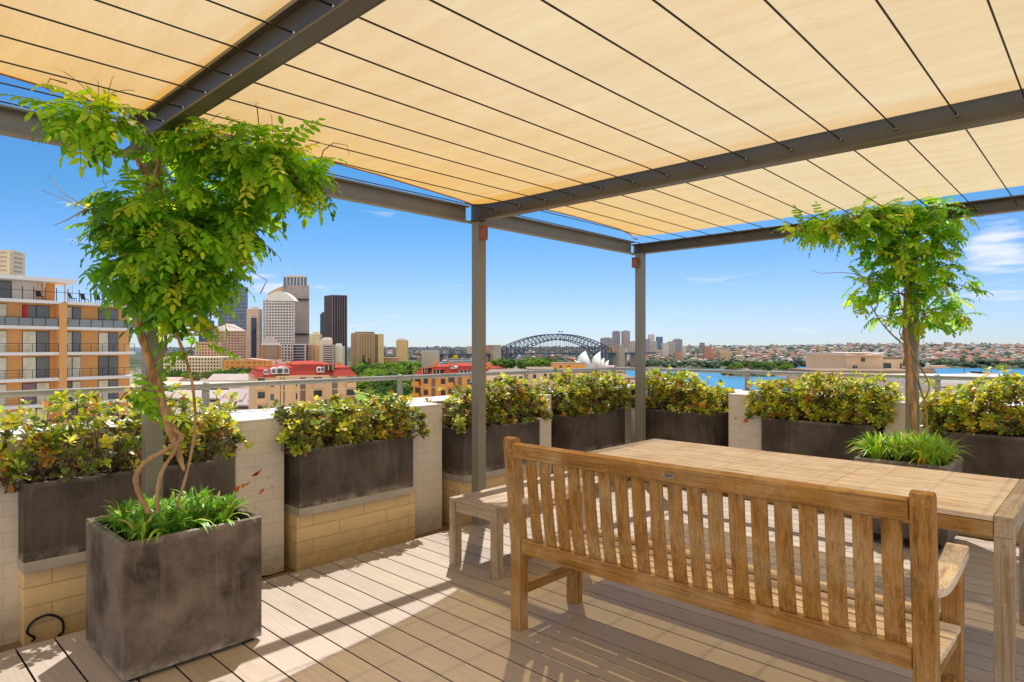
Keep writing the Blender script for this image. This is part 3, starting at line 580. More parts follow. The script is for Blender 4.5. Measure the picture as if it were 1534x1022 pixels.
# ---- wisteria
WC=[(.19,.42,.03),(.28,.52,.04),(.12,.30,.025),(.42,.60,.06),(.55,.60,.07),(.07,.19,.02)]
def vine(label, blobs, npin, trunks, seed, loc, ws, twigs, zcap, forbid, size=(.13,.215), lsz=.92):
    """blobs: (col,row,d,rx,rz,weight) ellipsoids the leaves grow in"""
    global RNG; RNG=np.random.default_rng(seed)
    t=thing('wisteria_vine',label,'climbing plant',loc)
    B=[(bp(c,r,d),rx,rz) for c,r,d,rx,rz,_ in blobs]; W=np.array([b[5] if b[5] else b[3]*b[4] for b in blobs],dtype=float); W/=W.sum()
    Ms=[];Ts=[];cs=[]; mb=MB(); n=0; guard=0
    hub=[]
    while n<npin and guard<npin*30:
        guard+=1; c,rx,rz=B[RNG.choice(len(B),p=W)]; d=rv(); rr=RNG.uniform(.25,1)**.6; p=c+Vector((d.x*rx,d.y*rx,d.z*rz))*rr
        if p.z>zcap(p) or forbid(p): continue
        n+=1; out=Vector((d.x,d.y,d.z*.35)); ax=(out*.9+rv()*.6+Vector((0,0,.02))).normalized()
        L=RNG.uniform(*size); k=int(RNG.integers(5,8)); cc=pick(WC,ws); yng=RNG.random()<.12
        if yng: L*=.7; cc=pick(WC,[.3,.6,0,2,3,0])
        side=ax.cross(Vector((0,0,1))); side=side.normalized() if side.length>.05 else Vector((1,0,0))
        side=(side+rv()*.35).normalized(); nodes=[]; q=p.copy(); dr=ax.copy(); st=L/k
        for i in range(k+1):
            nodes.append((q.copy(),dr.copy())); dr=(dr+Vector((0,0,-.13))).normalized(); q=q+dr*st
        ll=(.060*RNG.uniform(.85,1.2) if not yng else .04)*lsz
        for i,(q,dr) in enumerate(nodes):
            if q.z>zcap(q)+.02: continue
            s=(side-dr*side.dot(dr)).normalized(); up=s.cross(dr); up = up if up.z>0 else -up
            if i==k: dirs=[dr]
            elif i==0: continue
            else: dirs=[(s*.85+dr*.5),(-s*.85+dr*.5)]
            for dd in dirs:
                dd=(dd+rv()*.16+Vector((0,0,-.12))).normalized(); Ms.append(frame(dd,up+rv()*.25)*ll*RNG.uniform(.8,1.15)*(1-.25*abs(i/k-.5))); Ts.append(q); cs.append(np.clip(cc*RNG.uniform(.8,1.2),0,1))
        mb.cur=(.2,.28,.05); mb.tube([a for a,_ in nodes],.0016,3,cap=False)
        if n%4==0: hub.append(p)
    scatter('foliage',OVA,Ms,Ts,cs,M_LEAF,t)
    mb.build('leaf_stalks',M_LEAF,t,col=True)
    for path,rad in trunks:
        P=[bp(*q) for q in path]; Q=[]
        for i in range(len(P)-1):               # Catmull-Rom
            p0,p1,p2,p3=P[max(i-1,0)],P[i],P[i+1],P[min(i+2,len(P)-1)]
            for s in range(6):
                u=s/6; Q.append(.5*((2*p1)+(p2-p0)*u+(2*p0-5*p1+4*p2-p3)*u*u+(3*p1-p0-3*p2+p3)*u**3))
        Q.append(P[-1]); m=len(Q); ra=[float(np.interp(i/(m-1),np.linspace(0,1,len(rad)),rad))*(1+.13*math.sin(i*1.9)+.08*math.sin(i*.7)) for i in range(m)]
        tb_=MB(); tb_.tube(Q,ra,10); tb_.build('stem',M_BARK,t,smooth=True)
    tw=MB()
    for path in twigs:
        P=[bp(*q) for q in path]; td=MB(); td.tube(P,[.0035-.0022*i/(len(P)-1) for i in range(len(P))],5); td.build('tendril',M_BARK,t,smooth=True)
    mb2=tw
    for p in hub:
        c=min(B,key=lambda b:(b[0]-p).length)[0]; m=(p+c)/2+rv()*.05; tw.tube([c,m,p],[.005,.004,.0025],4,cap=False)
    o=tw.build('twigs',M_BARK,t,smooth=True); o['kind']='stuff'
    return t
LB=[(265,290,3.22,.32,.30,2.3),(205,235,2.92,.11,.11,.6),(180,190,2.72,.10,.05,.3),(145,172,2.64,.09,.06,.35),(108,172,2.58,.05,.05,.16),
    (345,218,3.02,.19,.11,.8),(400,245,3.05,.15,.12,.7),(435,265,3.1,.09,.08,.25),(468,275,3.12,.03,.05,.06),(305,205,2.98,.12,.07,.4),
    (208,330,3.2,.13,.18,.75),(222,400,3.1,.14,.13,.85),(285,360,3.15,.26,.22,1.4),(342,325,3.2,.14,.16,.7),(358,355,3.22,.08,.09,.22),
    (182,395,3.05,.05,.07,.12),(268,420,3.12,.16,.12,.8),(305,412,3.2,.08,.08,.3),(285,474,3.15,.05,.08,.14),(258,470,3.2,.06,.07,.16),(292,520,3.1,.03,.05,.05),(190,588,3.0,.03,.02,.02),(238,612,2.98,.04,.05,.04)]
lt=[([(276,706,2.94),(266,676,2.96),(252,634,2.98),(238,588,3.01),(222,536,3.04),(207,486,3.06),(194,436,3.08),(189,395,3.1)],[.004,.017,.021,.021,.019,.017,.016,.013]),
    ([(224,770,2.88),(209,742,2.88),(204,714,2.88),(217,693,2.89),(245,676,2.92),(272,658,2.95),(262,642,2.97)],[.011,.012,.012,.012,.011,.010,.009]),
    ([(236,770,2.9),(236,738,2.9),(243,706,2.91),(259,680,2.93),(270,655,2.95),(256,640,2.97),(228,630,2.99),(216,610,3.02),(214,585,3.06),(222,560,3.1)],[.010,.010,.009,.009,.009,.008,.007,.006,.006,.005]),
    ([(262,770,2.95),(282,700,2.97),(292,640,2.99),(291,600,3.02),(285,560,3.05),(272,520,3.08),(260,490,3.1),(250,450,3.15)],[.006,.006,.006,.006,.007,.007,.007,.007]),
    ([(215,590,3.1),(222,560,3.12),(245,530,3.15),(248,500,3.15)],[.008,.009,.009,.008]),
    ([(192,400,3.12),(200,340,3.15),(230,280,3.18),(240,230,3.1)],[.018,.018,.015,.010])]
zc_l=lambda p: 2.43 if p.x>-3.55 else 2.72
def fb_l(p):   # keep the face and end of the near beam clear
    return p.z>2.16 and .84<p.y<1.13 and p.x>-3.66
vine('large wisteria vine with twisting trunks climbing from the big grey planter at left',LB,1020,lt,41,(-3.3,1.1,.55),[4,4,2.2,2.6,1.1,1.0],
     [[(190,330,3.1),(130,310,3.0),(95,290,2.98),(72,262,2.95)],[(175,350,3.1),(140,322,3.0),(100,300,3.0),(62,285,2.95)],[(130,312,3.0),(100,330,3.0),(80,338,3.0)],
      [(385,235,3.05),(388,190,3.0),(384,150,2.9),(392,142,2.9),(370,136,2.9)],[(480,240,3.1),(485,225,3.08),(500,214,3.05),(520,218,3.05),(523,232,3.05)],[(100,125,2.6),(75,118,2.55),(68,132,2.55),(80,140,2.55)],
      [(290,500,3.1),(330,488,3.1),(372,470,3.1)],[(390,440,3.15),(400,420,3.15),(372,405,3.15)]],zc_l,fb_l)
RB=[(1345,322,5.0,.22,.085,1.0),(1285,328,4.95,.22,.10,.8),(1235,340,4.95,.15,.07,.4),(1200,345,4.95,.09,.05,.16),(1405,318,4.95,.19,.08,.7),(1318,355,5.0,.17,.12,.6),
    (1370,355,4.98,.24,.17,1.1),(1405,365,5.0,.14,.16,.45),(1335,395,5.0,.18,.16,.55),(1385,410,4.95,.18,.18,.8),(1425,430,5.0,.13,.15,.42),(1350,440,5.0,.16,.13,.4),(1300,425,5.0,.11,.10,.25),(1290,450,5.0,.09,.07,.14),
    (1385,470,4.98,.17,.10,.4),(1430,465,5.0,.10,.10,.22),(1330,478,5.0,.09,.06,.1),(1262,345,4.98,.06,.08,.1)]
rt_=[([(1372,672,4.86),(1370,640,4.88),(1366,600,4.90),(1362,560,4.93),(1358,520,4.95),(1356,480,4.97),(1358,430,5.02),(1362,380,5.04),(1355,335,5.02)],[.028,.027,.025,.023,.022,.019,.016,.014,.010]),
     ([(1385,665,4.86),(1388,620,4.9),(1378,580,4.92),(1366,545,4.94),(1356,520,4.95),(1335,500,4.97),(1318,480,5.0),(1300,450,5.0)],[.006,.007,.007,.008,.007,.006,.005,.004]),
     ([(1360,560,4.93),(1372,530,4.95),(1376,505,4.95),(1366,480,4.95),(1352,465,4.97),(1345,430,5.0)],[.006,.006,.006,.005,.005,.004]),
     ([(1376,610,4.9),(1392,580,4.9),(1376,545,4.92),(1360,515,4.94),(1348,500,4.95),(1350,488,4.95)],[.005,.006,.006,.005,.004,.003]),
     ([(1355,335,5.02),(1330,322,5.0),(1290,330,4.97),(1240,340,4.95)],[.014,.011,.008,.004])]
vine('smaller wisteria vine with twisted trunk on the far right post beyond the table',RB,760,rt_,42,(-1.1,5.4,.56),[3.2,4,1.6,3.0,1.8,.7],
     [[(1310,420,5.0),(1280,410,5.0),(1258,408,5.0),(1230,410,5.0),(1214,404,5.0)],[(1300,470,5.0),(1285,455,5.0),(1275,462,5.0)],[(1430,400,5.0),(1440,378,5.0),(1434,360,5.0)]],lambda p:2.60,lambda p:False,(.10,.165),.80)
# ================================================================== CITY AND HARBOUR
def smooth(a,b,x): 
    t=min(max((x-a)/(b-a),0),1); return t*t*(3-2*t)
WATER=-79.0
def ihash(x,y): 
    return (math.sin(x*.0131+1.3)*math.cos(y*.0117+.4)+.6*math.sin(x*.031+y*.023)+.4*math.sin(x*.067-y*.051))
def shore(c): return float(np.interp(c,[560,640,740,905,960,1060,1130,1200,1260,1420,1560,1900],[2300,2420,2560,2620,2520,2360,2380,2620,2660,2480,2340,2300]))
def ridge_z(c): return float(np.interp(c,[-400,300,560,720,905,1000,1100,1200,1300,1400,1500,1600,2200],[-2,-2,0,4,2,8,8,13,15,17,18,17,16]))
def terr(c,d):
    """ground height at bearing column c and forward distance d"""
    near=-42+ (5*smooth(450,700,d))
    if c<640: city=near-8*smooth(1900,2600,d)
    else: city=near-46*smooth(1250 if c<905 else 430, 1650 if c<905 else 720, d)
    k=smooth(600,680,c); city=(1-k)*(near-8*smooth(1900,2600,d))+k*(near-46*smooth(np.interp(c,[640,905,960],[1300,1250,430]),np.interp(c,[640,905,960],[1700,1650,720]),d))
    s=shore(c); rz=ridge_z(c); rd=np.interp(c,[560,905,1000,1200,2000],[8200,6000,4600,4300,4300])
    u=(d-s)/(rd-s)
    if u<0: far=-95
    elif u<=1: far=-78+ (rz-8+78)*(.14*min(1,u/.02)+.86*u**.85)
    else: far=rz-8-8*min(1,(d-rd)/4000)
    h=max(city,far) if c>600 else max(city, -45+ (ridge_z(c)-8+45)*smooth(2600,8200,d))
    hb=-95+33*smooth(1680,1800,d)*(1-smooth(2060,2170,d))*smooth(1072,1110,c)*(1-smooth(1176,1214,c)); h=max(h,hb)
    if d>500 and h>WATER+3: h+=2.2*ihash(c*2.7,d*.6)*min(1,d/2500)
    return h
# ground sheet
cols=[-2600,-1500,-900,-500]+list(np.arange(-260,1801,20))+[2000,2400,3200,4800]; ds=[3]+list(np.geomspace(20,400,10))+list(np.geomspace(430,26000,110))
mb=MB(); nc=len(cols)
for d in ds:
    for c in cols: mb.v.append(tuple(bear(c,d,terr(c,d)))); mb.c.append((1,1,1))
for j in range(len(ds)-1):
    for i in range(nc-1): mb.f.append([j*nc+i,j*nc+i+1,(j+1)*nc+i+1,(j+1)*nc+i]); mb.m.append(0)
def land_mat():
    m,n,l,p=nt('land_cover'); v=mapping(n,l,(1,1,1)); f=noise(n,l,v,.012,8,.7); g=noise(n,l,v,.0022,5)
    c=ramp(n,l,f,[(.36,(.035,.055,.025)),(.50,(.075,.095,.05)),(.60,(.22,.19,.15)),(.70,(.30,.18,.12))])
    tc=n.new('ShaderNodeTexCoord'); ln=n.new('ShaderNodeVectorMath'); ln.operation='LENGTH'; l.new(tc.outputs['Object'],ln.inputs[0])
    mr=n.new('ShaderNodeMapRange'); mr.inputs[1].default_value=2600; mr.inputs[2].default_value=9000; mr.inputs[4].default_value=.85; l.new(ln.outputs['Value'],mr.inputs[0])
    m2=n.new('ShaderNodeMapRange'); m2.inputs[1].default_value=900; m2.inputs[2].default_value=1500; m2.inputs[3].default_value=.8; m2.inputs[4].default_value=0; l.new(ln.outputs['Value'],m2.inputs[0]); c=mix(n,l,c,(.46,.40,.31),m2.outputs[0])  # near land lightened to bounce sunlight onto the city facades
    c=mix(n,l,c,(.16,.21,.27),mr.outputs[0]); l.new(c,p.inputs['Base Color']); p.inputs['Roughness'].default_value=.95; p.inputs['Specular IOR Level'].default_value=.05; return m  # distance haze mixed into the far land colour
M_LAND=land_mat()
tag(mb.build('ground',M_LAND,smooth=True),'city land and wooded harbour hills',kind='structure')
def water_mat():
    m,n,l,p=nt('harbour_water'); v=mapping(n,l,(1,1,1)); f=noise(n,l,v,.06,6,.6); g=noise(n,l,v,.006,4)
    c=ramp(n,l,g,[(.35,(.03,.20,.36)),(.65,(.05,.27,.45))]); l.new(c,p.inputs['Base Color']); p.inputs['Roughness'].default_value=.32; p.inputs['Specular IOR Level'].default_value=.35
    bump(n,l,p,f,.5,1.5); return m
mb=MB(); P=[bear(c,d,WATER) for c,d in ((-300,300),(2600,300),(2600,9000),(-300,9000))]; mb.quad(*P)
tag(mb.build('harbour_water',water_mat()),'blue harbour water',kind='structure')
# ---- city materials
def cm(name,c,rough=.7,var=.15,spec=.15,metal=0,scale=.05,k=1.0):
    c=tuple(min(.90,x*q*k) for x,q in zip(c,(1.8,1.5,1.32))); return mat(name,c,tuple(x*(1-var) for x in c),scale,rough,metal,spec)
def glassm(name,c,rough=.12,spec=.6): return mat(name,c,tuple(x*.75 for x in c),.09,rough,0,spec,lo=.4,hi=.6)
G_BLUE=glassm('blue_glass',(.10,.20,.36)); G_DARK=glassm('dark_glass',(.035,.045,.06)); G_TEAL=glassm('teal_glass',(.08,.19,.24)); G_GREY=glassm('grey_glass',(.13,.14,.17)); G_NAVY=glassm('navy_glass',(.03,.05,.13))
C_CREAM=cm('cream_render',(.58,.50,.38)); C_TAN=cm('tan_stone',(.46,.36,.25)); C_WHITE=cm('white_concrete',(.5,.54,.58)); C_GREY=cm('grey_concrete',(.36,.35,.36)); C_MAUVE=cm('mauve_granite',(.235,.235,.29))
C_BROWN=cm('brown_granite',(.15,.12,.11)); C_PINK=cm('pinkish_stone',(.44,.33,.28)); C_BRICK=cm('red_brick',(.36,.16,.09)); C_BLACK=cm('black_panel',(.04,.04,.048)); C_SAND=cm('sandstone',(.50,.40,.25)); C_ROOFG=cm('grey_roofing',(.34,.33,.33)); C_ORB=cm('orange_brick',(.55,.28,.095),.8,.2,.1,0,1.5)
C_RED=cm('red_metal_roof',(.30,.062,.05),.85,.15,.05,0,.4); C_STEEL=cm('bridge_steel',(.055,.075,.115)); C_SHELL=cm('shell_tile',(.6,.59,.62),.5,.04); C_YEL=cm('yellow_paint',(.75,.50,.03)); C_LIGHT=cm('pale_block',(.52,.49,.46)); C_LWHITE=cm('white_roofing',(.74,.74,.73))
def face_strips(mb, A, B, z0, z1, fh, bay, bw, fw_, proud, band=True, fins=True, mi=0):
    A=Vector((A.x,A.y,0)); B=Vector((B.x,B.y,0)); u=(B-A); L=u.length; u.normalize(); nrm=Vector((u.y,-u.x,0))
    if band:
        k=max(1,round((z1-z0)/fh)); h=(z1-z0)/k
        for i in range(k): mb.obox(A+nrm*.02+Vector((0,0,z0+i*h)),u*L,nrm*proud,(0,0,h*bw),mi)
    if fins:
        k=max(1,round(L/bay)); w=L/k
        for i in range(k+1): mb.obox(A+u*(min(max(i*w-w*fw_/2,0),L-w*fw_))+nrm*.02+Vector((0,0,z0)),u*(w*fw_),nrm*(proud*1.25),(0,0,z1-z0),mi)
def tower(name,label,cat,cl,cm_,cr,d,row,glass,frame_m,zb=-47,dl=0,dr=None,fh=5.5,bay=5,bw=.4,fin=.25,proud=.5,band=True,fins=True,group=None,roof=None,plant=True,rows=None,skip=()):
    """cl,cm_,cr: bearings of left edge, near corner, right edge; row: height line of the top"""
    dep=max(18,(cr-cl)/FOC*d*.8)
    if dr is None: dr=dep*.02
    Np=bear(cm_,d); L=bear(cl,d+dl); Rr=bear(cr,d+dr)
    if cm_>=cr-.01: Rr=Np+FW*dep+RT*(dep*.05); 
    if cm_<=cl+.01: L=Np+FW*dep-RT*(dep*.05)
    Bk=L+Rr-Np; zt=hgt(row,d); ctr=(L+Rr)/2
    t=thing(name,label,cat,(ctr.x,ctr.y,zb),group); poly=[(p.x,p.y) for p in (Np,Rr,Bk,L)]
    mb=MB(); mb.prism(poly,zb,zt); mb.build('wall' if glass in (C_CREAM,C_TAN,C_WHITE,C_GREY,C_BRICK,C_PINK) else 'glazing',glass,t)
    if band or fins:
        mb=MB()
        for A,B in ((L,Np),(Np,Rr),(Rr,Bk),(Bk,L)): face_strips(mb,A,B,zb,zt-.05,fh,bay,bw,fin,proud,band,fins)
        mb.build('facade_frame',frame_m,t)
    mb=MB(); c=Vector(ctr); P=[(c.x+(p[0]-c.x)*1.02,c.y+(p[1]-c.y)*1.02) for p in poly]; mb.prism(P,zt,zt+1.6); mb.build('parapet',roof or frame_m,t)
    if plant:
        mb=MB(); P=[(c.x+(p[0]-c.x)*.55,c.y+(p[1]-c.y)*.55) for p in poly]; mb.prism(P,zt+1.6,zt+5.5); mb.build('plant_room',roof or frame_m,t)
    return t
C_HOT=cm('hotel_recess',(.22,.17,.125)); C_HOT2=cm('hotel_rib',(.37,.30,.22))
# ---- skyline, left to right
tower('tower','slim pale concrete tower with dark slots rising behind the brick apartments','tower',-16,-16,16,600,377,C_GREY,C_CREAM,fh=4.2,bay=16,bw=.55,fin=.16,plant=False)
tower('office_tower','blue glass tower partly hidden by the left vine','tower',327,341.5,371,1250,431,G_BLUE,C_MAUVE,dl=16,dr=6,fh=7,bay=60,bw=.22,fin=.03,proud=.3)
t=tower('office_tower','brown tower with sloped roof and pale window grid below the blue glass tower','tower',317,336.5,369,1080,497,C_BROWN,C_PINK,dl=14,dr=5,fh=4.6,bay=5.2,bw=.34,fin=.30,plant=False)
mb=MB(); a,b,c_,e=bear(336,1081,hgt(497,1081)+1.6),bear(369,1087,hgt(497,1081)+1.6),bear(350,1110,hgt(485,1081)),bear(334,1105,hgt(484,1081)); mb.add([a,b,c_,e,bear(317,1095,hgt(497,1081)+1.6)],[(0,1,2,3),(0,3,4),(1,4,3,2)]); mb.build('sloped_roof',C_GREY,t)
t=tower('office_tower','narrow beige tower with one dark glass strip up its face','tower',370,370,387.5,1180,464,C_TAN,C_LIGHT,fh=5,bay=4,bw=.4,fin=.3)
mb=MB(); A=bear(376.5,1178.8); B=bear(384,1178.8); mb.obox(Vector((A.x,A.y,-40)),B-A,-FW*1.0,(0,0,hgt(476,1180)+40)); mb.build('glass_strip',G_NAVY,t)
# pale grid tower with curved crown
t=tower('office_tower','pale gridded tower with curved white crown','tower',394.5,398,441,1150,450,G_GREY,C_WHITE,dl=12,dr=4,fh=5.0,bay=4.9,bw=.42,fin=.26,plant=False)
mb=MB(); pts=[]; n=14
for i in range(n+1):
    u=i/n; c=396+45*u; row=449-13.5*math.sin(math.pi*min(1,u*1.0))**.8+1.5*u; pts.append((c,row))
mb.extr([bp(c,r_,1150.5) for c,r_ in pts]+[bp(441,451,1150.5),bp(396,451,1150.5)],FW*22); mb.build('curved_crown',C_SHELL,t)
t=thing('office_tower','tan tower with arched shoulder behind the pale gridded tower','tower',bear(420,1260,-47)); mb=MB()
pts=[(401,440)]+[(401+33*u,440-12.5*math.sin(math.pi/2*u)**.9) for u in np.linspace(0,1,10)]; mb.extr([bp(c,r_,1260) for c,r_ in pts]+[bear(434,1260,-47),bear(401,1260,-47)],FW*25); mb.build('wall',C_TAN,t)
mb=MB(); mb.bar(bp(428,428,1275),bp(428,424,1275),1.0); mb.build('mast',C_GREY,t)
t=tower('office_tower','tallest mauve grey tower with glass crown','tower',424,430,463,1210,429,C_MAUVE,C_GREY,dl=22,dr=5,fh=3.7,bay=3.2,bw=.38,fin=.16,proud=.3,plant=False)
mb=MB(); mb.prism([tuple(bear(c,d)[:2]) for c,d in ((424.5,1213),(460.5,1213),(460.5,1236),(424.5,1236))],hgt(429,1210)+1.6,hgt(415,1210)); mb.build('glass_crown',G_BLUE,t)
for c in np.linspace(424.5,460,8):
    mb=MB(); mb.bar(bear(c,1212,hgt(429,1210)+1.6),bear(c,1212,hgt(412,1210)),1.5); mb.build('crown_column',C_LIGHT,t)
mb=MB(); mb.prism([tuple(bear(c,d)[:2]) for c,d in ((430,1211.5),(455,1211.5),(455,1234),(430,1234))],hgt(415,1210),hgt(412.2,1210)); mb.build('crown_cap',C_LIGHT,t)
for r0 in (450,502):
    mb=MB(); mb.prism([tuple(bear(c,d)[:2]) for c,d in ((429.6,1208.9),(463.3,1208.9),(463.3,1213),(429.6,1213))],hgt(r0,1209),hgt(r0-2.4,1209)); mb.build('louvre_band',G_DARK,t)
mb=MB(); mb.bar(bp(443,412,1220),bp(443,404,1220),.7); mb.build('mast',C_GREY,t)
tower('office_tower','small teal tower left of the black striped tower','tower',480,480,487,1380,471,G_TEAL,G_TEAL,fh=5,bay=8,bw=.2,fin=.1)
t=tower('office_tower','black tower with thin white vertical stripes','tower',486,498,519.8,1290,443,C_BLACK,C_MAUVE,dl=26,dr=10,band=False,bay=4.6,fin=.16,proud=.6,plant=False,roof=C_BROWN)
mb=MB(); 
for k,(c,w) in enumerate(((507,2.0),(509.5,1.2),(512,1.6),(514,1.0))): mb.obox(bear(c,1290+(c-498)*.45-.9,hgt(446.5,1290)),RT*w,FW*.3,(0,0,2.2))
mb.build('rooftop_sign',cm('blue_sign',(.02,.06,.5)),t)
t=thing('low_office','brick sided office with pale barrel glass roof','office building',bear(406,950,-47))
mb=MB(); mb.prism([tuple(bear(c,d)[:2]) for c,d in ((393.5,951),(417.5,951),(417.5,975),(393.5,975))],-47,hgt(517,950)); mb.build('glazing',G_GREY,t)
for c in (391,417.5):
    mb=MB(); mb.prism([tuple(bear(cc,d)[:2]) for cc,d in ((c,949.5),(c+4,949.5),(c+4,976),(c,976))],-47,hgt(518,950)); mb.build('brick_pylon',C_BRICK,t)
mb=MB(); mb.prism([tuple(bear(c,d)[:2]) for c,d in ((391.5,949),(419,949),(419,977),(391.5,977))],hgt(517,950),hgt(514.5,950)); mb.build('cornice',C_WHITE,t)
mb=MB(); mb.prism([tuple(bear(c,d)[:2]) for c,d in ((392,950),(418,950),(418,976),(392,976))],hgt(514.5,950),hgt(505,950),top=[tuple(bear(c,d)[:2]) for c,d in ((398,956),(410,956),(410,970),(398,970))]); mb.build('glass_roof',C_ROOFG,t)
mb=MB()
for r_ in range(519,548,3): mb.obox(bear(394.5,950.2,hgt(r_,950)),RT*(22/FOC*950),FW*.7,(0,0,1.1))
mb.build('spandrel_bands',C_TAN,t)
tower('low_office','pale gridded office right of the barrel roofed one','office building',421,421,440,1010,517,G_GREY,C_WHITE,fh=4.5,bay=5,bw=.35,fin=.35,plant=False)
tower('low_office','navy glass office with pale floor lines','office building',438.6,438.6,457.4,985,517,G_NAVY,C_LIGHT,fh=4.2,bay=20,bw=.16,fin=.04,plant=False)
tower('low_office','brown stone office beside the navy glass one','office building',458,458,469,1000,518,C_BROWN,C_PINK,fh=4,bay=3,bw=.4,fin=.45,plant=False)
tower('low_office','tan stone office beside the brown one','office building',469,469,479,1005,519,C_TAN,C_SAND,fh=4,bay=3,bw=.4,fin=.45,plant=False)
tower('office_tower','plain beige slab rising behind the brown and tan offices','tower',464,464,478.4,1120,502,C_TAN,C_CREAM,fh=5,bay=12,bw=.6,fin=.3)
t=tower('low_office','grey banded office with glazed roof steps','office building',484,484,499,975,518,G_DARK,C_GREY,fh=3.4,bay=20,bw=.5,fin=.05,plant=False)
mb=MB(); mb.prism([tuple(bear(c,d)[:2]) for c,d in ((478.5,990),(498,990),(498,1010),(478.5,1010))],-47,hgt(510,990),top=None); mb.build('rear_block',C_LIGHT,t)
mb=MB(); mb.prism([tuple(bear(c,d)[:2]) for c,d in ((480,989),(498,989),(498,1010),(480,1010))],hgt(510,990),hgt(505.5,990),top=[tuple(bear(c,d)[:2]) for c,d in ((486,995),(496,995),(496,1005),(486,1005))]); mb.build('glass_roof',C_ROOFG,t)
tower('low_office','white office block below the black striped tower','office building',499.6,499.6,512.5,985,520,C_CREAM,C_WHITE,fh=3.6,bay=4,bw=.45,fin=.35)
t=tower('hotel','tan hotel with deep vertical ribs and a dark side','hotel',526.5,537,561.5,1050,500,C_HOT,C_HOT2,dl=14,dr=6,band=False,bay=4.2,fin=.4,proud=1.0,plant=False)
mb=MB(); mb.prism([tuple(bear(c,d)[:2]) for c,d in ((561.6,1056),(566,1054),(574.8,1060),(570,1080),(561.6,1078))],-47,hgt(501,1056)); mb.build('dark_wing',C_BROWN,t)
mb=MB(); mb.prism([tuple(bear(c,d)[:2]) for c,d in ((566.5,1053.2),(574.8,1058.5),(574.6,1062),(566.5,1056))],-47,hgt(500.5,1056)); mb.build('pale_fin',C_SAND,t)
mb=MB(); mb.prism([tuple(bear(c,d)[:2]) for c,d in ((532,1054),(560,1054),(560,1075),(532,1075))],hgt(500,1050)+1.6,hgt(497,1050)); mb.build('roof_block',C_BROWN,t)
t=tower('apartment_tower','slender tan tower standing alone right of the hotel','tower',594,594,609.5,1200,511,C_TAN,C_SAND,fh=5.5,bay=5,bw=.4,fin=.3,plant=False)
mb=MB(); mb.prism([tuple(bear(c,d)[:2]) for c,d in ((596,1203),(607,1203),(607,1215),(596,1215))],hgt(511,1200)+1.6,hgt(507,1200)); mb.build('roof_cap',C_WHITE,t)
tower('stone_building','low red brick building at the foot of the tan hotel','building',574,574,595,1100,537,C_BRICK,C_PINK,fh=4,bay=4,bw=.3,fin=.3,plant=False)
tower('ribbed_block','plain grey windowless block with vertical ribs','building',632,632,656.5,800,527.5,C_GREY,C_GREY,band=False,bay=2.4,fin=.5,proud=.4,plant=False,zb=-46)
tower('office_tower','dark blue glass tower seen low through the left vine','tower',298,298,315,1300,481,G_NAVY,G_BLUE,fh=5.5,bay=10,bw=.25,fin=.1)
tower('stone_building','brown stone building behind the left vine','building',293,293,329,900,514,C_BROWN,C_PINK,fh=4.2,bay=4.2,bw=.35,fin=.4,plant=False)
tower('stone_building','long cream building with rows of dark square windows','building',242,242,333,820,537,G_DARK,C_CREAM,fh=4.2,bay=3.8,bw=.45,fin=.42,plant=False)
t=tower('brick_hall','low wide orange brick hall behind the trees left of the red roofs','building',336,336,402,790,542,C_BRICK,C_ORB,fh=5,bay=7,bw=.5,fin=.4,plant=False)
mb=MB(); mb.extr([bear(336,792,hgt(542,790)+1.6),bear(402,792,hgt(542,790)+1.6),bear(369,792,hgt(537,790))],FW*20); mb.build('gable_roof',C_PINK,t)
# long grey roofed wharf sheds below the rail
for (lab,c0,c1,r0,r1,d,fm) in (('long grey shed with a dark glazed strip left of the red roofed flats',310,377,561,570,640,C_ROOFG),('long low shed with pale flat roof behind the railing post',236,372,573,580,560,C_LIGHT),
        ('grey roofed shed nearest the railing at left',225,330,586,596,470,C_ROOFG),('pale shed half hidden by the left vine stems',205,262,566,574,600,C_PINK),('modern grey office with skylights beside the red roofed flats',330,384,584,606,430,C_GREY)):
    t=thing('wharf_shed' if 'shed' in lab else 'low_office',lab,'shed' if 'shed' in lab else 'office building',bear((c0+c1)/2,d+10,-44)); mb=MB(); P=[tuple(bear(c,dd)[:2]) for c,dd in ((c0,d),(c1,d),(c1,d+26),(c0,d+26))]
    mb.prism(P,-46,hgt(r1,d)); mb.build('wall',C_LIGHT,t); mb=MB(); A=bear(c0+2,d-.25,hgt(r1,d)-3.0); B=bear(c1-2,d-.25,hgt(r1,d)-3.0); mb.obox(A,B-A,FW*.2,(0,0,1.8)); mb.build('window_band',G_DARK,t)
    zr=hgt(r1,d); zt=hgt(r0,d); mb=MB(); a=bear(c0-1,d-1.5,zr); b=bear(c1+1,d-1.5,zr); mb.extr([a,a+FW*29,a+FW*14.5+Vector((0,0,max(2.5,zt-zr)))],b-a); mb.build('roof',fm,t)
    if 'skylights' in lab:
        for q in (.2,.45,.7):
            mb=MB(); o=a+(b-a)*q+FW*3+Vector((0,0,(zt-zr)*.24)); mb.obox(o,RT*3,FW*7+Vector((0,0,(zt-zr)*.48)),(0,0,.8)); mb.build('skylight',C_ROOFG,t)
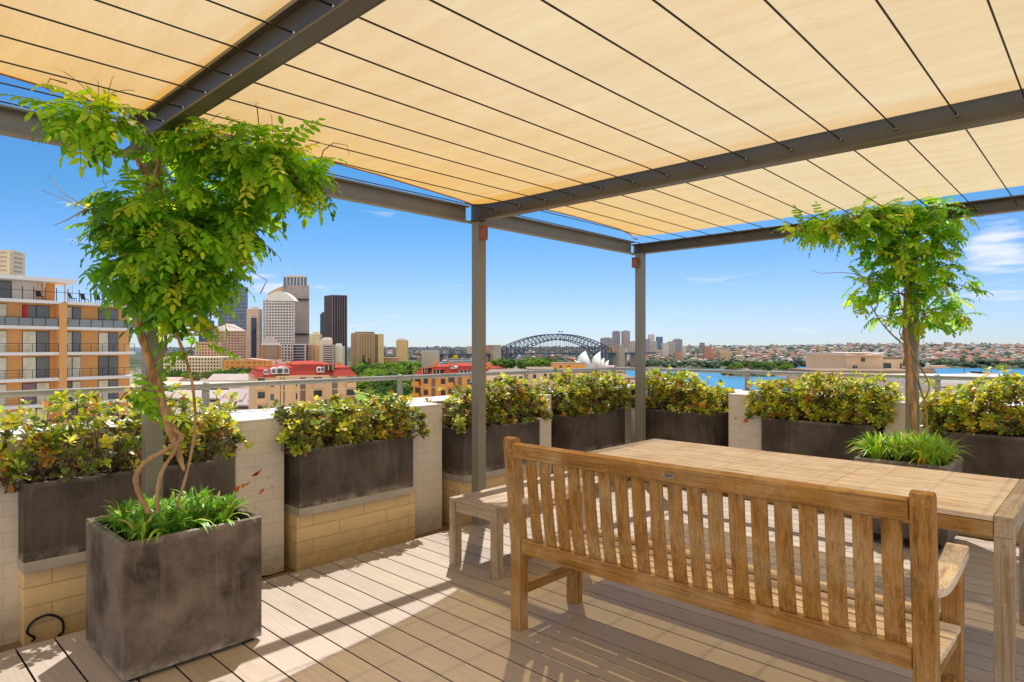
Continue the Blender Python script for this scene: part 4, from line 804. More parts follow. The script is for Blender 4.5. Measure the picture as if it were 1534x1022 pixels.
# ---- red roofed apartment blocks
def red_block(label,c0,c1,d,eave,wallm,dl,segs,dorm,strips,zb=-42,seed=1):
    A=bear(c0,d+dl); B=bear(c1,d); u=(B-A); L=u.length; u.normalize(); nb=Vector((-u.y,u.x,0))
    t=thing('apartment_block',label,'apartment block',((A+B)/2+nb*7)+Vector((0,0,zb)),'red roofed apartment blocks'); ze=hgt(eave,d); D=15; r=random.Random(seed)
    def fp(s,k,z): return A+u*s+nb*k+Vector((0,0,z))
    def sp(c): return (c-c0)/(c1-c0)*L
    mb=MB(); mb.obox(fp(0,0,zb),u*L,nb*D,(0,0,ze-zb)); mb.build('wall',wallm,t)
    for (ca,cb,row,kf,kb) in segs:          # each mansard: steep lower slope, shallow cap
        a,b=sp(ca),sp(cb); zr=hgt(row,d); zm=ze+(zr-ze)*.8; i=min(1.1,(b-a)*.2); e=.35+.01*kf
        lo=[fp(a-e,kf-e,0),fp(b+e,kf-e,0),fp(b+e,kb+e,0),fp(a-e,kb+e,0)]; hi=[fp(a+i,kf+1.1,0),fp(b-i,kf+1.1,0),fp(b-i,kb-1.1,0),fp(a+i,kb-1.1,0)]; m=(b-a)*.3
        mb=MB(); mb.prism([p[:2] for p in lo],ze-.25+.013*kf,zm,top=[p[:2] for p in hi]); mb.prism([p[:2] for p in [fp(a+i-.15,kf+.95,0),fp(b-i+.15,kf+.95,0),fp(b-i+.15,kb-.95,0),fp(a+i-.15,kb-.95,0)]],zm+.003,zr,top=[p[:2] for p in [fp(a+m,kf+3.2,0),fp(b-m,kf+3.2,0),fp(b-m,kb-3.2,0),fp(a+m,kb-3.2,0)]]); mb.build('roof',C_RED,t)
    for (c,ra,rb,w,kind) in dorm:
        s_=sp(c); z0,z1=hgt(rb,d),hgt(ra,d); n=8
        if kind=='w':                        # pale arched dormer
            prof=[fp(s_-w/2,-.2,z0),fp(s_-w/2,-.2,z0+(z1-z0)*.6)]+[fp(s_-w/2*math.cos(math.pi*q/n),-.2,z0+(z1-z0)*(.6+.4*math.sin(math.pi*q/n))) for q in range(1,n)]+[fp(s_+w/2,-.2,z0+(z1-z0)*.6),fp(s_+w/2,-.2,z0)]
            mb=MB(); mb.extr(prof[::-1],nb*3); o=mb.build('dormer',C_WHITE,t)
            for q in (-.24,.24): mb=MB(); mb.obox(fp(s_+q*w-w*.17,-.25,z0+.25),u*(w*.34),nb*.04,(0,0,(z1-z0)*.55)); mb.build('pane',G_GREY,o)
        else:                                # dark recessed loggia
            mb=MB(); mb.obox(fp(s_-w/2,-.12,z0),u*w,nb*2.5,(0,0,z1-z0)); o=mb.build('loggia',G_DARK,t)
            mb=MB(); mb.obox(fp(s_-w/2-.15,-.35,z1),u*(w+.3),nb*3,(0,0,.18)); mb.build('loggia_roof',C_RED,o)
            for q in (-.5,-.1,.3): mb=MB(); mb.obox(fp(s_+q*w,-.16,z0),u*.14,nb*.05,(0,0,z1-z0)); mb.build('mullion',C_CREAM,o)
    nf=7; bays=int(L/2.1); kinds=[r.random() for _ in range(bays)]
    for cs_,wd in strips:
        mb=MB(); mb.obox(fp(sp(cs_)-wd/2,-.05,zb+4),u*wd,nb*.045,(0,0,ze-zb-4.4)); mb.build('recess_shade_strip',C_BROWN,t)  # flat brown strips put the shade of recesses on the wall
    for k in range(bays):
        s_=(k+.5)*L/bays
        if any(abs(s_-sp(q))<wd*.5+.9 for q,wd in strips): continue
        for f in range(1,nf):
            z=ze-f*2.75+.55
            if kinds[k]<.30:
                mb=MB(); mb.obox(fp(s_-.85,-.04,z-.3),u*1.7,nb*.03,(0,0,2.05)); o=mb.build('balcony_door',G_DARK,t)
                mb=MB(); mb.obox(fp(s_-1.0,-1.0,z-.5),u*2.0,nb*.95,(0,0,.18)); mb.obox(fp(s_-1.0,-1.0,z-.32),u*2.0,nb*.05,(0,0,.85)); mb.build('balcony',C_TAN if k%2 else wallm,o)
            else:
                w=.7 if kinds[k]<.62 else 1.15
                mb=MB(); mb.obox(fp(s_-w/2,-.035,z),u*w,nb*.03,(0,0,1.3)); o=mb.build('window',G_DARK if r.random()<.7 else G_GREY,t)
                mb=MB(); mb.obox(fp(s_-w/2-.08,-.07,z-.1),u*(w+.16),nb*.065,(0,0,.09)); mb.build('sill',C_CREAM,o)
    for f in range(0,nf):
        mb=MB(); mb.obox(fp(-.03,-.08,ze-f*2.75-.32),u*(L+.06),nb*.07,(0,0,.16)); mb.build('string_course',C_CREAM,t)
    for q in np.linspace(.02,.98,9):
        if r.random()<.7: mb=MB(); mb.obox(fp(L*q-.22,-.16,zb+4),u*.44,nb*.155,(0,0,ze-zb-4.5)); mb.build('pilaster',wallm,t)
    for k in range(5):
        s_=(k+.6+.3*r.random())*L/5.4; z0=hgt(segs[1][2],d); mb=MB(); mb.obox(fp(s_,D*.42,z0-1.6),u*.8,nb*.7,(0,0,2.2)); mb.build('chimney',C_ORB,t)
    return t
red_block('cream apartment block with red mansard roof, left of the two',381,533,138,561,C_SAND,-9,[(383,409,550,0,15),(404,446,547,.9,14),(431,501,541.5,.5,14.5),(494,532,548,0,15)],
  [(412,549,558.5,2.0,'w'),(422.5,548,558.5,2.2,'w'),(478,549,557,1.5,'w'),(491,547,554,2.3,'l'),(398,552,559,1.0,'w')],[(452,1.3),(499,1.4),(421,.9)],seed=3)
red_block('orange brick apartment block with red roof beside the pergola post',619,724,150,563,C_ORB,7,[(621,645,552,0,15),(640,676,547.5,.6,14),(664,712,545.5,.3,14.5),(700,723,551,0,15)],
  [(638,553,560,1.6,'l'),(656,555,561,2.3,'l'),(697,555,560.5,2.6,'l'),(708,555,560,1.0,'l'),(680,549,553,1.4,'w')],[(650,1.2),(690,1.0)],seed=8)
# yellow crane-like finial on the left block and its white plant boxes are roof clutter
t=thing('chimney_cluster','pale chimneys crowding the left end of the red mansard roof','chimneys',bp(416,548,141))
for k,(c,r0,r1,w) in enumerate(((407,552,541,1.2),(413,552,539,1.0),(420,552,543,1.5),(427,552,541,1.0))):
    mb=MB(); o=bp(c,r0,141.5); mb.obox(o,RT*w,FW*1.2,(0,0,(r0-r1)/FOC*141.5)); mb.build('chimney',C_LIGHT,t)
# ---- brick apartments at left, seventy metres away
k0=-767/FOC; P0=bear(0,70.0); U=(RT*.56+FW*.83).normalized(); NI=Vector((-U.y,U.x,0)); NI = NI if NI.dot(FW)>0 or NI.dot(RT)<0 else -NI
NI = NI if (P0.dot(NI)>0) else -NI              # points away from the terrace
def S(c):
    k=(c-767)/FOC; return (70*k+55.8)/(.56-.83*k)
ZF=[hgt(455,75.3)-2.92*i for i in range(0,14)]   # slab levels
ap=thing('apartment_building','orange brick apartment building with white balcony slabs at the left edge','apartment building',P0+NI*6+Vector((0,0,-42)))
def F(s,k,z): return P0+U*s+NI*k+Vector((0,0,z))
sL,sR=S(-140),S(194)
M_OB=block_mat('orange_facade_brick',(.90,.42,.12),(.82,.36,.10),(.70,.48,.28),.24,.085,0,msize=.01,bmps=.2)
mb=MB(); mb.obox(F(sL,0,-42),U*(sR-sL),NI*12,(0,0,ZF[0]+42)); mb.build('wall',M_OB,ap)
mb=MB(); mb.obox(F(S(80),-1.5,-42),U*(S(91.7)-S(80)),NI*1.49,(0,0,ZF[0]+42-.05)); mb.build('pillar',M_OB,ap)
M_CURT=cm('curtained_glass',(.50,.55,.48),.3,.25,.5,0,1.2); M_GL=glassm('window_glass',(.20,.21,.215)); M_GRL=glassm('balustrade_glass',(.30,.33,.33),.1,.5); C_SL=cm('white_slab',(.5,.58,.62),.7,.08,.2,0,.6); M_BLK=cm('black_metal',(.03,.03,.03))
M_REDC=cm('red_curtain',(.5,.03,.04)); M_PURP=cm('mauve_curtain',(.20,.15,.22))
wins=[(-70,-40,0),(-22,9.5,1),(32.5,73.5,2),(93.5,120.5,3),(146.5,176.5,4)]
r=random.Random(12)
for f in range(1,8):
    z0=ZF[f]+.12; hh=2.45
    for (a,b,wi) in wins:
        sa,sb=S(a),S(b); mb=MB(); mb.obox(F(sa,-.05,z0),U*(sb-sa),NI*.045,(0,0,hh)); w=mb.build('window',M_BLK,ap)
        kx=2 if b-a<38 else 2
        for q in range(kx):
            m=M_CURT if r.random()<.6 else M_GL
            if (f,wi)==(1,2): m=M_GL
            mb=MB(); ww=(sb-sa)/kx; mb.obox(F(sa+q*ww+.05,-.09,z0+.06),U*(ww-.1),NI*.035,(0,0,hh-.12)); mb.build('pane',m,w)
        if (f,wi)==(1,2): mb=MB(); mb.obox(F(sa+.06,-.115,z0+.06),U*.42,NI*.02,(0,0,hh-.12)); mb.build('curtain',M_REDC,w)
        if (f,wi)==(4,2): mb=MB(); mb.obox(F(sa+.06,-.115,z0+.06),U*1.0,NI*.02,(0,0,hh-.12)); mb.build('curtain',M_PURP,w)
for f in range(0,8):
    for (a,b) in ((-140,79.8),(91.9,194)):
        sa,sb=S(a),S(b); mb=MB(); mb.obox(F(sa,-1.45,ZF[f]-.16),U*(sb-sa),NI*1.44,(0,0,.34)); mb.build('balcony_slab',C_SL,ap)
        if f>0:
            mb=MB(); mb.obox(F(sa+.05,-1.36,ZF[f]+.2),U*(sb-sa-.1),NI*.02,(0,0,.85)); g=mb.build('balustrade',M_GRL if f==1 else M_GL if False else M_GRL,ap) if f in (1,) else None
            mb=MB(); 
            mb.obox(F(sa+.02,-1.42,ZF[f]+1.12),U*(sb-sa-.04),NI*.05,(0,0,.05))
            n_=int((sb-sa)/1.15)
            for q in range(n_+1): mb.obox(F(sa+.04+q*(sb-sa-.12)/n_,-1.41,ZF[f]+.18),U*.04,NI*.04,(0,0,.94))
            if f!=1:
                for zz in (.45,.78): mb.obox(F(sa+.02,-1.405,ZF[f]+zz),U*(sb-sa-.04),NI*.02,(0,0,.02))
            mb.build('balcony_rail',M_BLK,ap)
# roof terrace and penthouse
mb=MB(); mb.obox(F(sL,-1.6,hgt(424,75)-.1),U*(S(105)-sL),NI*9,(0,0,.45)); mb.build('penthouse_roof',C_SL,ap)
mb=MB(); mb.obox(F(sL,1.2,ZF[0]+.18),U*(S(88)-sL),NI*6,(0,0,hgt(424,75)-.1-ZF[0]-.18)); mb.build('penthouse_wall',C_SL,ap)
for a,b,m in ((5,23,M_GL),(62,67,C_LIGHT),(69,88,M_OB),(-40,-5,M_GL)):
    mb=MB(); mb.obox(F(S(a),1.1,ZF[0]+.18),U*(S(b)-S(a)),NI*.09,(0,0,2.35)); mb.build('penthouse_panel',m,ap)
for c in (60,91): mb=MB(); mb.obox(F(S(c),-.9,ZF[0]+.18),U*.14,NI*.14,(0,0,hgt(424,75)-.1-ZF[0]-.18)); mb.build('roof_post',C_LIGHT,ap)
mb=MB()
for c in range(-60,194,17): mb.obox(F(S(c),-1.4,ZF[0]+.18),U*.07,NI*.07,(0,0,1.45 if c%34 else 1.2))
mb.obox(F(sL,-1.385,ZF[0]+1.15),U*(sR-sL),NI*.04,(0,0,.05)); mb.build('terrace_rail',M_BLK,ap)
mb=MB(); mb.bar(F(S(119),2,ZF[0]),F(S(119),2,ZF[0]+2.4),.06); mb.build('aerial',C_GREY,ap)
def patio_chair(c,k,lab,rz):
    t=thing('patio_chair',lab,'chair',F(S(c),k,ZF[0]+.18)); o=Vector(t.location); a=Vector((math.cos(rz),math.sin(rz),0)); b=Vector((-a.y,a.x,0))
    mb=MB(); mb.obox(o+Vector((0,0,.42)),a*.55,b*.55,(0,0,.06)); mb.build('seat',M_BLK,t); mb=MB(); mb.obox(o+Vector((0,0,.48)),a*.06-Vector((0,0,0)),b*.55,Vector((0,0,.62))-a*.2); mb.build('backrest',M_BLK,t)
    for p in ((0,0),(.5,0),(.5,.5),(0,.5)): mb=MB(); mb.obox(o+a*p[0]+b*p[1],a*.045,b*.045,(0,0,.42)); mb.build('leg',M_BLK,t)
for c,k,lab,rz in ((50,-.6,'dark chair on the brick building roof terrace under the roof',.3),(101,-.4,'dark folding chair at the end of the penthouse roof',.9),(126,-.2,'dark lounge chair in the middle of the open roof terrace',2.2),(139,-.5,'dark chair near the vine leaves on the open roof terrace',.2)): patio_chair(c,k,lab,rz)
# ---- pale rooftops just over the parapet
def flat(label,c0,c1,d,row,m,dep,wins_=(),zb=-42,cat='building',roofm=None):
    t=thing('rooftop_building',label,cat,bear((c0+c1)/2,d+dep/2,zb)); mb=MB(); P=[tuple(bear(c,d)[:2]) for c in (c0,c1)]; q=[Vector((*p,0)) for p in P]; P4=[P[0],P[1],tuple((q[1]+FW*dep)[:2]),tuple((q[0]+FW*dep)[:2])]
    roofm=roofm or C_TANR; z=hgt(row,d); mb.prism(P4,zb,z); mb.build('wall',m,t); mb=MB(); mb.prism([(p[0]+(.1 if False else 0),p[1]) for p in P4],z,z+.22); mb.build('roof',roofm or C_LIGHT,t)
    for (ca,cb,ra,rb) in wins_:
        mb=MB(); A=bear(ca,d-.06,hgt(rb,d)); B=bear(cb,d-.06,hgt(rb,d)); mb.obox(A,B-A,FW*.04,(0,0,(rb-ra)/FOC*d)); w=mb.build('window',G_DARK,t)
        mb=MB(); mb.obox(A-Vector((0,0,.1)),B-A,FW*.055-FW*.03,(0,0,.09)); mb.build('sill',C_LIGHT,w)
    return t
C_PALE=cm('pale_cream_wall',(.50,.44,.33),.8,.12,.15,0,.5); C_TANR=cm('tan_roof_gravel',(.20,.17,.13),.9,.2,.1,0,.5)
flat('pale cream rooftop just right of the middle post beyond the rail',729,784,62,561,C_PALE,9,((778,783,564,568),(741,746,566,568.5)))
flat('cream gabled terrace house right of the railing post in the middle',790,836,70,556,C_PALE,8,((799,803,561,567),(815,819,560,567),(824,828,560,566)))
flat('orange brick rooftop in front of the white shell building','829' and 829,877,180,545.5,C_ORB,12,((838,842,548,551),(850,854,548,551)))
flat('long pale rooftop below the white shell building',836,935,75,559,C_PALE,8,((846,850,563,569),(858,862,563,569),(905,908,565,570)))
flat('narrow tan rooftop seen between the far corner post and the hedge',926,954,66,569,C_PALE,6,((931,935,573,579),(945,949,573,579)))
t=flat('cream rooftop house with shallow butterfly roof and small dark windows',1268,1323,58,533,C_PALE,8,((1290.5,1296,536,542),(1278,1280.5,547.5,554),(1282,1284,547.5,554)))
mb=MB(); z=lambda r_:hgt(r_,58); mb.extr([bear(1266.5,57.6,z(529.5)),bear(1288,57.6,z(531.8)),bear(1298,57.6,z(531.6)),bear(1324.5,57.6,z(528.5)),bear(1324.5,57.6,z(532.9)),bear(1266.5,57.6,z(532.9))],FW*8.6); mb.build('butterfly_roof',C_LIGHT,t)
flat('lower cream wing with wide glazed doors beside the butterfly roof',1323.3,1352,58.5,538.5,C_PALE,7,((1324,1335,544,555),(1349,1351,544,553)))
flat('long cream roof parapet below the butterfly roofed house',1226,1402,52,559.5,C_PALE,5.8,(),roofm=C_TANR)
flat('low buff rooftop box right of the vine trunk',1378,1400,56,556,C_PALE,5,((1381,1386,558,562),(1390,1396,558,562)))
t=flat('flat white metal roof beyond the rail at the right edge',1395,1640,36,574,C_LIGHT,7,((1398,1500,580,581.2),),roofm=C_LWHITE)
# ---- tower arches: harbour bridge
br=thing('arch_bridge','steel arch bridge with stone pylons across the harbour','bridge',bear(830,2300,WATER))
E0=bear(749,2150); E1=bear(912,2450); ux=(E1-E0); LB_=ux.length; ux.normalize(); uy=Vector((-ux.y,ux.x,0))
def BP(s,k,z): return E0+ux*(s*LB_)+uy*k+Vector((0,0,z))
NP=28; zlo=lambda s: -66+ (28+66)*(1-(2*s-1)**2); zhi=lambda s: -8+(47+8)*(1-abs(2*s-1)**2.1)
for k in (-15,15):
    mb=MB()
    for i in range(NP):
        a,b=i/NP,(i+1)/NP
        mb.bar(BP(a,k,zlo(a)),BP(b,k,zlo(b)),2.6); mb.bar(BP(a,k,zhi(a)),BP(b,k,zhi(b)),2.6); mb.bar(BP(a,k,zlo(a)),BP(a,k,zhi(a)),1.5)
        if i<NP/2: mb.bar(BP(a,k,zhi(a)),BP(b,k,zlo(b)),1.5)
        else: mb.bar(BP(a,k,zlo(a)),BP(b,k,zhi(b)),1.5)
    mb.bar(BP(1,k,zlo(1)),BP(1,k,zhi(1)),1.6); mb.build('arch_truss',C_STEEL,br)
mb=MB()
for i in range(0,NP+1): mb.bar(BP(i/NP,-15,zhi(i/NP)),BP(i/NP,15,zhi(i/NP)),1.3)
mb.build('cross_bracing',C_STEEL,br)
mb=MB(); mb.obox(BP(-.62,-21,-24.5),ux*(LB_*2.1),uy*42,(0,0,4.5)); mb.build('deck',C_STEEL,br)
for i in range(3,NP-2):
    s=i/NP
    if zlo(s)>-18:
        for k in (-15,15): mb=MB(); mb.bar(BP(s,k,zlo(s)),BP(s,k,-20),.85); mb.build('hanger',C_STEEL,br)
C_PYL=cm('pylon_granite',(.42,.31,.22))
for s in (-.07,1.07):
    for k in (-26,26):
        mb=MB(); c=BP(s,k,0); q=lambda a,b: tuple((c+ux*a+uy*b)[:2]); mb.prism([q(-17,-9),q(17,-9),q(17,9),q(-17,9)],-79,4,top=[q(-15,-8),q(15,-8),q(15,8),q(-15,8)]); mb.prism([q(-16.2,-9),q(16.2,-9),q(16.2,9),q(-16.2,9)],4.02,8); mb.build('pylon',C_PYL,br)
    mb=MB(); mb.obox(BP(s,-18,-79)-ux*13,ux*26,uy*36,(0,0,54)); mb.build('abutment',C_PYL,br)
for k in range(8):
    s=-.12-.065*k; mb=MB(); mb.obox(BP(s,-14,-60),ux*4,uy*28,(0,0,35.4)); mb.build('viaduct_pier',C_PYL,br)
for s in (1.16,1.26,1.36): mb=MB(); mb.obox(BP(s,-14,-79),ux*4,uy*28,(0,0,54.4)); mb.build('viaduct_pier',C_PYL,br)
for s in (.505,.53): 
    mb=MB(); a=BP(s,0,zhi(s)); mb.bar(a,a+Vector((0,0,11)),.5); f=mb.build('flagpole',C_STEEL,br); mb=MB(); mb.obox(a+Vector((0,0,7.5)),RT*6,FW*.2,(0,0,3.4)); mb.build('flag',G_NAVY,f)
# ---- white shell concert hall
sh=thing('shell_concert_hall','white sail-like shell roofed concert hall on the harbour','concert hall',bear(888,1550,WATER))
mb=MB(); mb.prism([tuple(bear(c,d)[:2]) for c,d in ((856,1530),(918,1530),(922,1620),(858,1620))],WATER-2,hgt(549,1540)); mb.build('podium',C_PINK,sh)
def shell(peak,foot,spring,half,bul,d0):
    """one sail: ridge arc from peak back down to spring, ribs fanning to a foot on each side"""
    pk,ft,sp=[np.array(q,dtype=float) for q in (peak,foot,spring)]; mb=MB(); n,m=14,10
    for side in (-1,1):
        grid=[]
        for i in range(n+1):
            u=i/n; rc=pk+(sp-pk)*u; nrm=np.array((pk[1]-sp[1],-(pk[0]-sp[0]))); nrm/=np.linalg.norm(nrm)+1e-9
            if nrm[1]>0: nrm=-nrm
            rc=rc+nrm*bul*math.sin(math.pi*u)*np.linalg.norm(sp-pk)
            for j in range(m+1):
                v=j/m; q=rc*(1-v)+ft*v; out=math.sin(math.pi*v*.5)*half*side; bb=.12*math.sin(math.pi*v)*np.linalg.norm(ft-rc)*(.3+.7*u)
                q=q+np.array((-1 if sp[0]<pk[0] else 1,-.35))*bb*.6
                grid.append(bp(q[0],q[1],d0+out))
        w=m+1; mb.add(grid,[(i*w+j,i*w+j+1,(i+1)*w+j+1,(i+1)*w+j) for i in range(n) for j in range(m)])
    return mb.build('shell',C_SHELL,sh,smooth=True)
shell((877.5,525.4),(888.5,551),(865,549),44,.20,1552)
shell((899.6,526.2),(901,551),(886,551),42,.18,1560)
shell((859.2,538.4),(868.5,549),(866,544),22,.10,1550)
shell((905.6,535.6),(905.5,551),(897,546),26,.12,1566)
shell((912.2,539.2),(911,550),(904,548),20,.10,1570)
mb=MB(); mb.extr([bp(864,546,1549),bp(885,551,1549),bp(864,551,1549)],FW*10); mb.build('glass_wall',G_DARK,sh)
# ---- ferry terminal ship with a yellow funnel
s_=thing('cruise_ship','white cruise ship with yellow funnel behind the red roofs','ship',bear(685,1700,WATER)); 
mb=MB(); a=bear(655,1700); b=bear(722,1700); mb.obox(Vector((a.x,a.y,WATER-1)),b-a,FW*26,(0,0,hgt(546,1700)-WATER+1)); mb.build('hull',C_LWHITE,s_)
for q,(c0,c1,r0,r1) in enumerate(((658,716,543,546),(662,712,539.5,543),(668,706,537.5,539.5))):
    mb=MB(); a=bear(c0,1702,hgt(r1,1700)); b=bear(c1,1702,hgt(r1,1700)); mb.obox(a,b-a,FW*22,(0,0,(r1-r0)/FOC*1700-.9)); mb.build('deckhouse',C_LWHITE,s_)
    mb=MB(); a=bear(c0+1,1701,hgt(r1,1700)+1); b=bear(c1-1,1701,hgt(r1,1700)+1); mb.obox(a,b-a,FW*.8,(0,0,1.6)); mb.build('window_strip',G_DARK,s_)
mb=MB(); mb.prism([tuple(bear(c,d)[:2]) for c,d in ((680,1703),(686,1703),(686,1716),(680,1716))],hgt(538,1700),hgt(531.5,1700)); mb.build('funnel',C_YEL,s_)
mb=MB(); mb.prism([tuple(bear(c,d)[:2]) for c,d in ((680,1703),(686,1703),(686,1716),(680,1716))],hgt(531.4,1700),hgt(529.5,1700)); mb.build('funnel_top',G_NAVY,s_)
# ---- warship tops and island fort at right
ws=thing('navy_ship','grey navy ship with masts in the harbour at right','ship',bear(1466,520,WATER)); mb=MB()
P=[bear(c,d,0) for c,d in ((1425,520),(1440,513),(1500,513),(1506,520),(1500,527),(1440,527))]; mb.prism([p[:2] for p in P],WATER-1,-34); mb.build('hull',C_GREY,ws)
for c0,c1,r0,m in ((1441,1451,561,C_LIGHT),(1453,1466,559.5,C_LIGHT),(1466.5,1472,557,C_BLACK),(1480,1491,558.5,C_ROOFG)):
    mb=MB(); a=bear(c0,515); b=bear(c1,515); mb.obox(Vector((a.x,a.y,-35)),b-a,FW*10,(0,0,hgt(r0,515)+35)); mb.build('superstructure',m,ws)
mb=MB()
for c,r0 in ((1444.5,549),(1469.5,553),(1458,556),(1485,555.5)): mb.bar(bear(c,518,-34),bear(c,518,hgt(r0,518)),.35); mb.bar(bear(c-2,518,hgt(r0+5,518)),bear(c+2,518,hgt(r0+5,518)),.25)
mb.build('masts',C_BLACK,ws)
ft=thing('island_fort','small sandstone island fort with round tower on the water','fort',bear(1403,2420,WATER)); mb=MB(); P=[bear(c,d) for c,d in ((1383,2420),(1390,2405),(1418,2405),(1424,2420),(1418,2436),(1388,2436))]; mb.prism([p[:2] for p in P],WATER-1,WATER+4.5); mb.build('sea_wall',C_SAND,ft)
mb=MB(); c=bear(1389.5,2420); mb.lathe([(8,0),(7,13),(7.6,13),(7.6,15.5),(3,16.5)],18,(c.x,c.y,WATER+4.4)); mb.build('round_tower',C_CREAM,ft)
mb=MB(); a=bear(1395,2412); b=bear(1417,2412); mb.extr([Vector((a.x,a.y,WATER+4.4)),Vector((a.x,a.y,WATER+9)),Vector((a.x,a.y,WATER+11))+FW*5,Vector((a.x,a.y,WATER+9))+FW*10,Vector((a.x,a.y,WATER+4.4))+FW*10],b-a); mb.build('barracks',C_PINK,ft)
# ---- north shore towers
H_BLUE=glassm('hazy_blue_glass',(.22,.32,.50),.4,.3); H_NAVY=glassm('hazy_navy_glass',(.16,.20,.34),.4,.3); H_TEAL=glassm('hazy_teal_glass',(.24,.38,.48),.4,.3); H_GREY=glassm('hazy_grey_glass',(.34,.36,.44),.4,.3); H_PINK=cm('hazy_pink_stone',(.36,.36,.42))  # distance haze put into these paler tower colours
NS=[(902,918,507,3250,H_BLUE,C_GREY,'stepped blue glass tower behind the right bridge end'),(919,929,497,3350,H_NAVY,H_PINK,'tall dark blue tower above the right bridge end'),(933,943.6,496.5,3400,H_PINK,H_PINK,'tall pinkish grey tower left of the far corner post'),
 (924,932,517,2950,C_WHITE,C_LIGHT,'short white tower below the tall dark blue tower'),(934.5,940,522,2900,C_GREY,C_WHITE,'small white block below the pinkish grey tower'),(944.5,953,512,3150,H_TEAL,C_LIGHT,'short teal tower touching the far corner post'),(967,974.5,508.5,3200,H_GREY,H_PINK,'grey glass tower just right of the far corner post'),
 (972.6,980,501.5,3450,C_LIGHT,C_WHITE,'pale greenish tower right of the far corner post'),(975,984.3,512,3050,H_TEAL,C_LIGHT,'squat teal tower in front of the pale greenish tower'),(984.6,992.6,505,3250,H_TEAL,H_BLUE,'slim teal glass tower with antennas'),(993,1001,514.5,2950,C_CREAM,C_WHITE,'cream apartment tower on the north shore'),
 (1001.5,1010.5,512.5,3100,H_GREY,C_LIGHT,'grey tower between the cream one and the blue one'),(1010.8,1022,509,3150,H_BLUE,H_PINK,'broad blue tower at the right end of the cluster'),(1022.5,1027.5,519,2900,C_WHITE,C_LIGHT,'small white tower beside the broad blue one'),(1050,1055.6,514,3100,H_NAVY,C_GREY,'lone dark tower right of the north shore cluster'),
 (1055.8,1066,520,2650,C_BRICK,C_PINK,'orange brick apartment tower on the north shore'),(1012,1020,528,2550,C_BRICK,C_PINK,'low brick flats near the north shore waterline'),(1066.5,1073,526,2700,C_TAN,C_PINK,'low tan flats right of the orange brick tower'),(1079,1094,526.5,2600,C_CREAM,C_TAN,'wide cream flats on the north shore point'),(1108,1113,524,2800,C_TAN,C_CREAM,'small tan tower right of the wide cream flats'),
 (1271,1275,513.5,3900,C_GREY,C_LIGHT,'left one of two small towers on the far ridge'),(1284.5,1288.5,514,3900,C_LIGHT,C_GREY,'right one of two small towers on the far ridge'),(1418,1425,513,3900,C_TAN,C_GREY,'tan tower on the ridge right of the vine'),(1435,1441,514.5,3900,C_GREY,C_TAN,'grey tower on the ridge far right'),
 (700,706,519,3600,C_PINK,C_LIGHT,'hazy tower left of the middle post')]
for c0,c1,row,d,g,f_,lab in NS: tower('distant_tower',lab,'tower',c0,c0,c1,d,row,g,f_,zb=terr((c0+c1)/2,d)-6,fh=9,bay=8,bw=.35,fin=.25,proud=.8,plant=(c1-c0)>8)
# ---- houses across the harbour
def house_mesh(name,wm,rm,w,dp,h,rh):
    mb=MB(); mb.box(-w/2,w/2,-dp/2,dp/2,-6,h,0)
    e=.6; z=h+.02; mb.add([(-w/2-e,-dp/2-e,z),(w/2+e,-dp/2-e,z),(w/2+e,dp/2+e,z),(-w/2-e,dp/2+e,z),(-w*.22,0,z+rh),(w*.22,0,z+rh)],[(0,1,5,4),(1,2,5),(2,3,4,5),(3,0,4),(3,2,1,0)],1)
    for s in (-1,1):
        for x in (-w*.3,0,w*.3): mb.box(x-.9,x+.9,s*(dp/2+.05)-.05,s*(dp/2+.05)+.05,h*.45,h*.8,2)
    return mb,[wm,rm,G_DARK]
C_TERR=cm('terracotta_tile',(.29,.165,.12),.8,.25,.1,0,.1); C_TERR2=cm('faded_tile',(.31,.24,.20),.8,.2,.1,0,.1)
kinds=[('terracotta roofed pale house',C_CREAM,C_TERR,15,11,8,4.5),('grey roofed white house',C_WHITE,C_ROOFG,14,11,8,4),('faded tile roofed brick house',C_BRICK,C_TERR2,16,12,9,4.5),('block of cream flats with a flat roof',C_CREAM,C_LIGHT,20,14,17,1.2),('block of brick flats with a tiled roof',C_PINK,C_TERR,20,14,14,4)]
protos=[]; r=random.Random(77)
for lab,*a in kinds: mb,ms=house_mesh('house',*a); protos.append((lab,mb,ms))
first={}
spots=[]
while len(spots)<285:
    c=r.uniform(915,1545); s0=shore(c); u=r.random()**1.05; d=s0+35+u*(4150-s0)
    if r.random()<.12: c=r.uniform(575,900); d=r.uniform(2750,4200)
    if terr(c,d)>-75: spots.append((c,d))
for (c,d) in spots:
    k=r.choices(range(5),[5,3,3,1.3,1.6])[0]
    lab,mb,ms=protos[k]; place='above the far harbour shore'
    if k not in first: o=mb.build('house' if k<3 else 'apartment_flats',ms); first[k]=o
    else: o=first[k].copy(); COL.objects.link(o)
    p=bear(c,d,terr(c,d)); o.location=p; o.rotation_euler=(0,0,YAW+r.uniform(-.7,.7)); q=r.uniform(1.05,1.6); o.scale=(q,q,q)
    tag(o,lab+' '+place,'house' if k<3 else 'flats',lab+'s '+place)
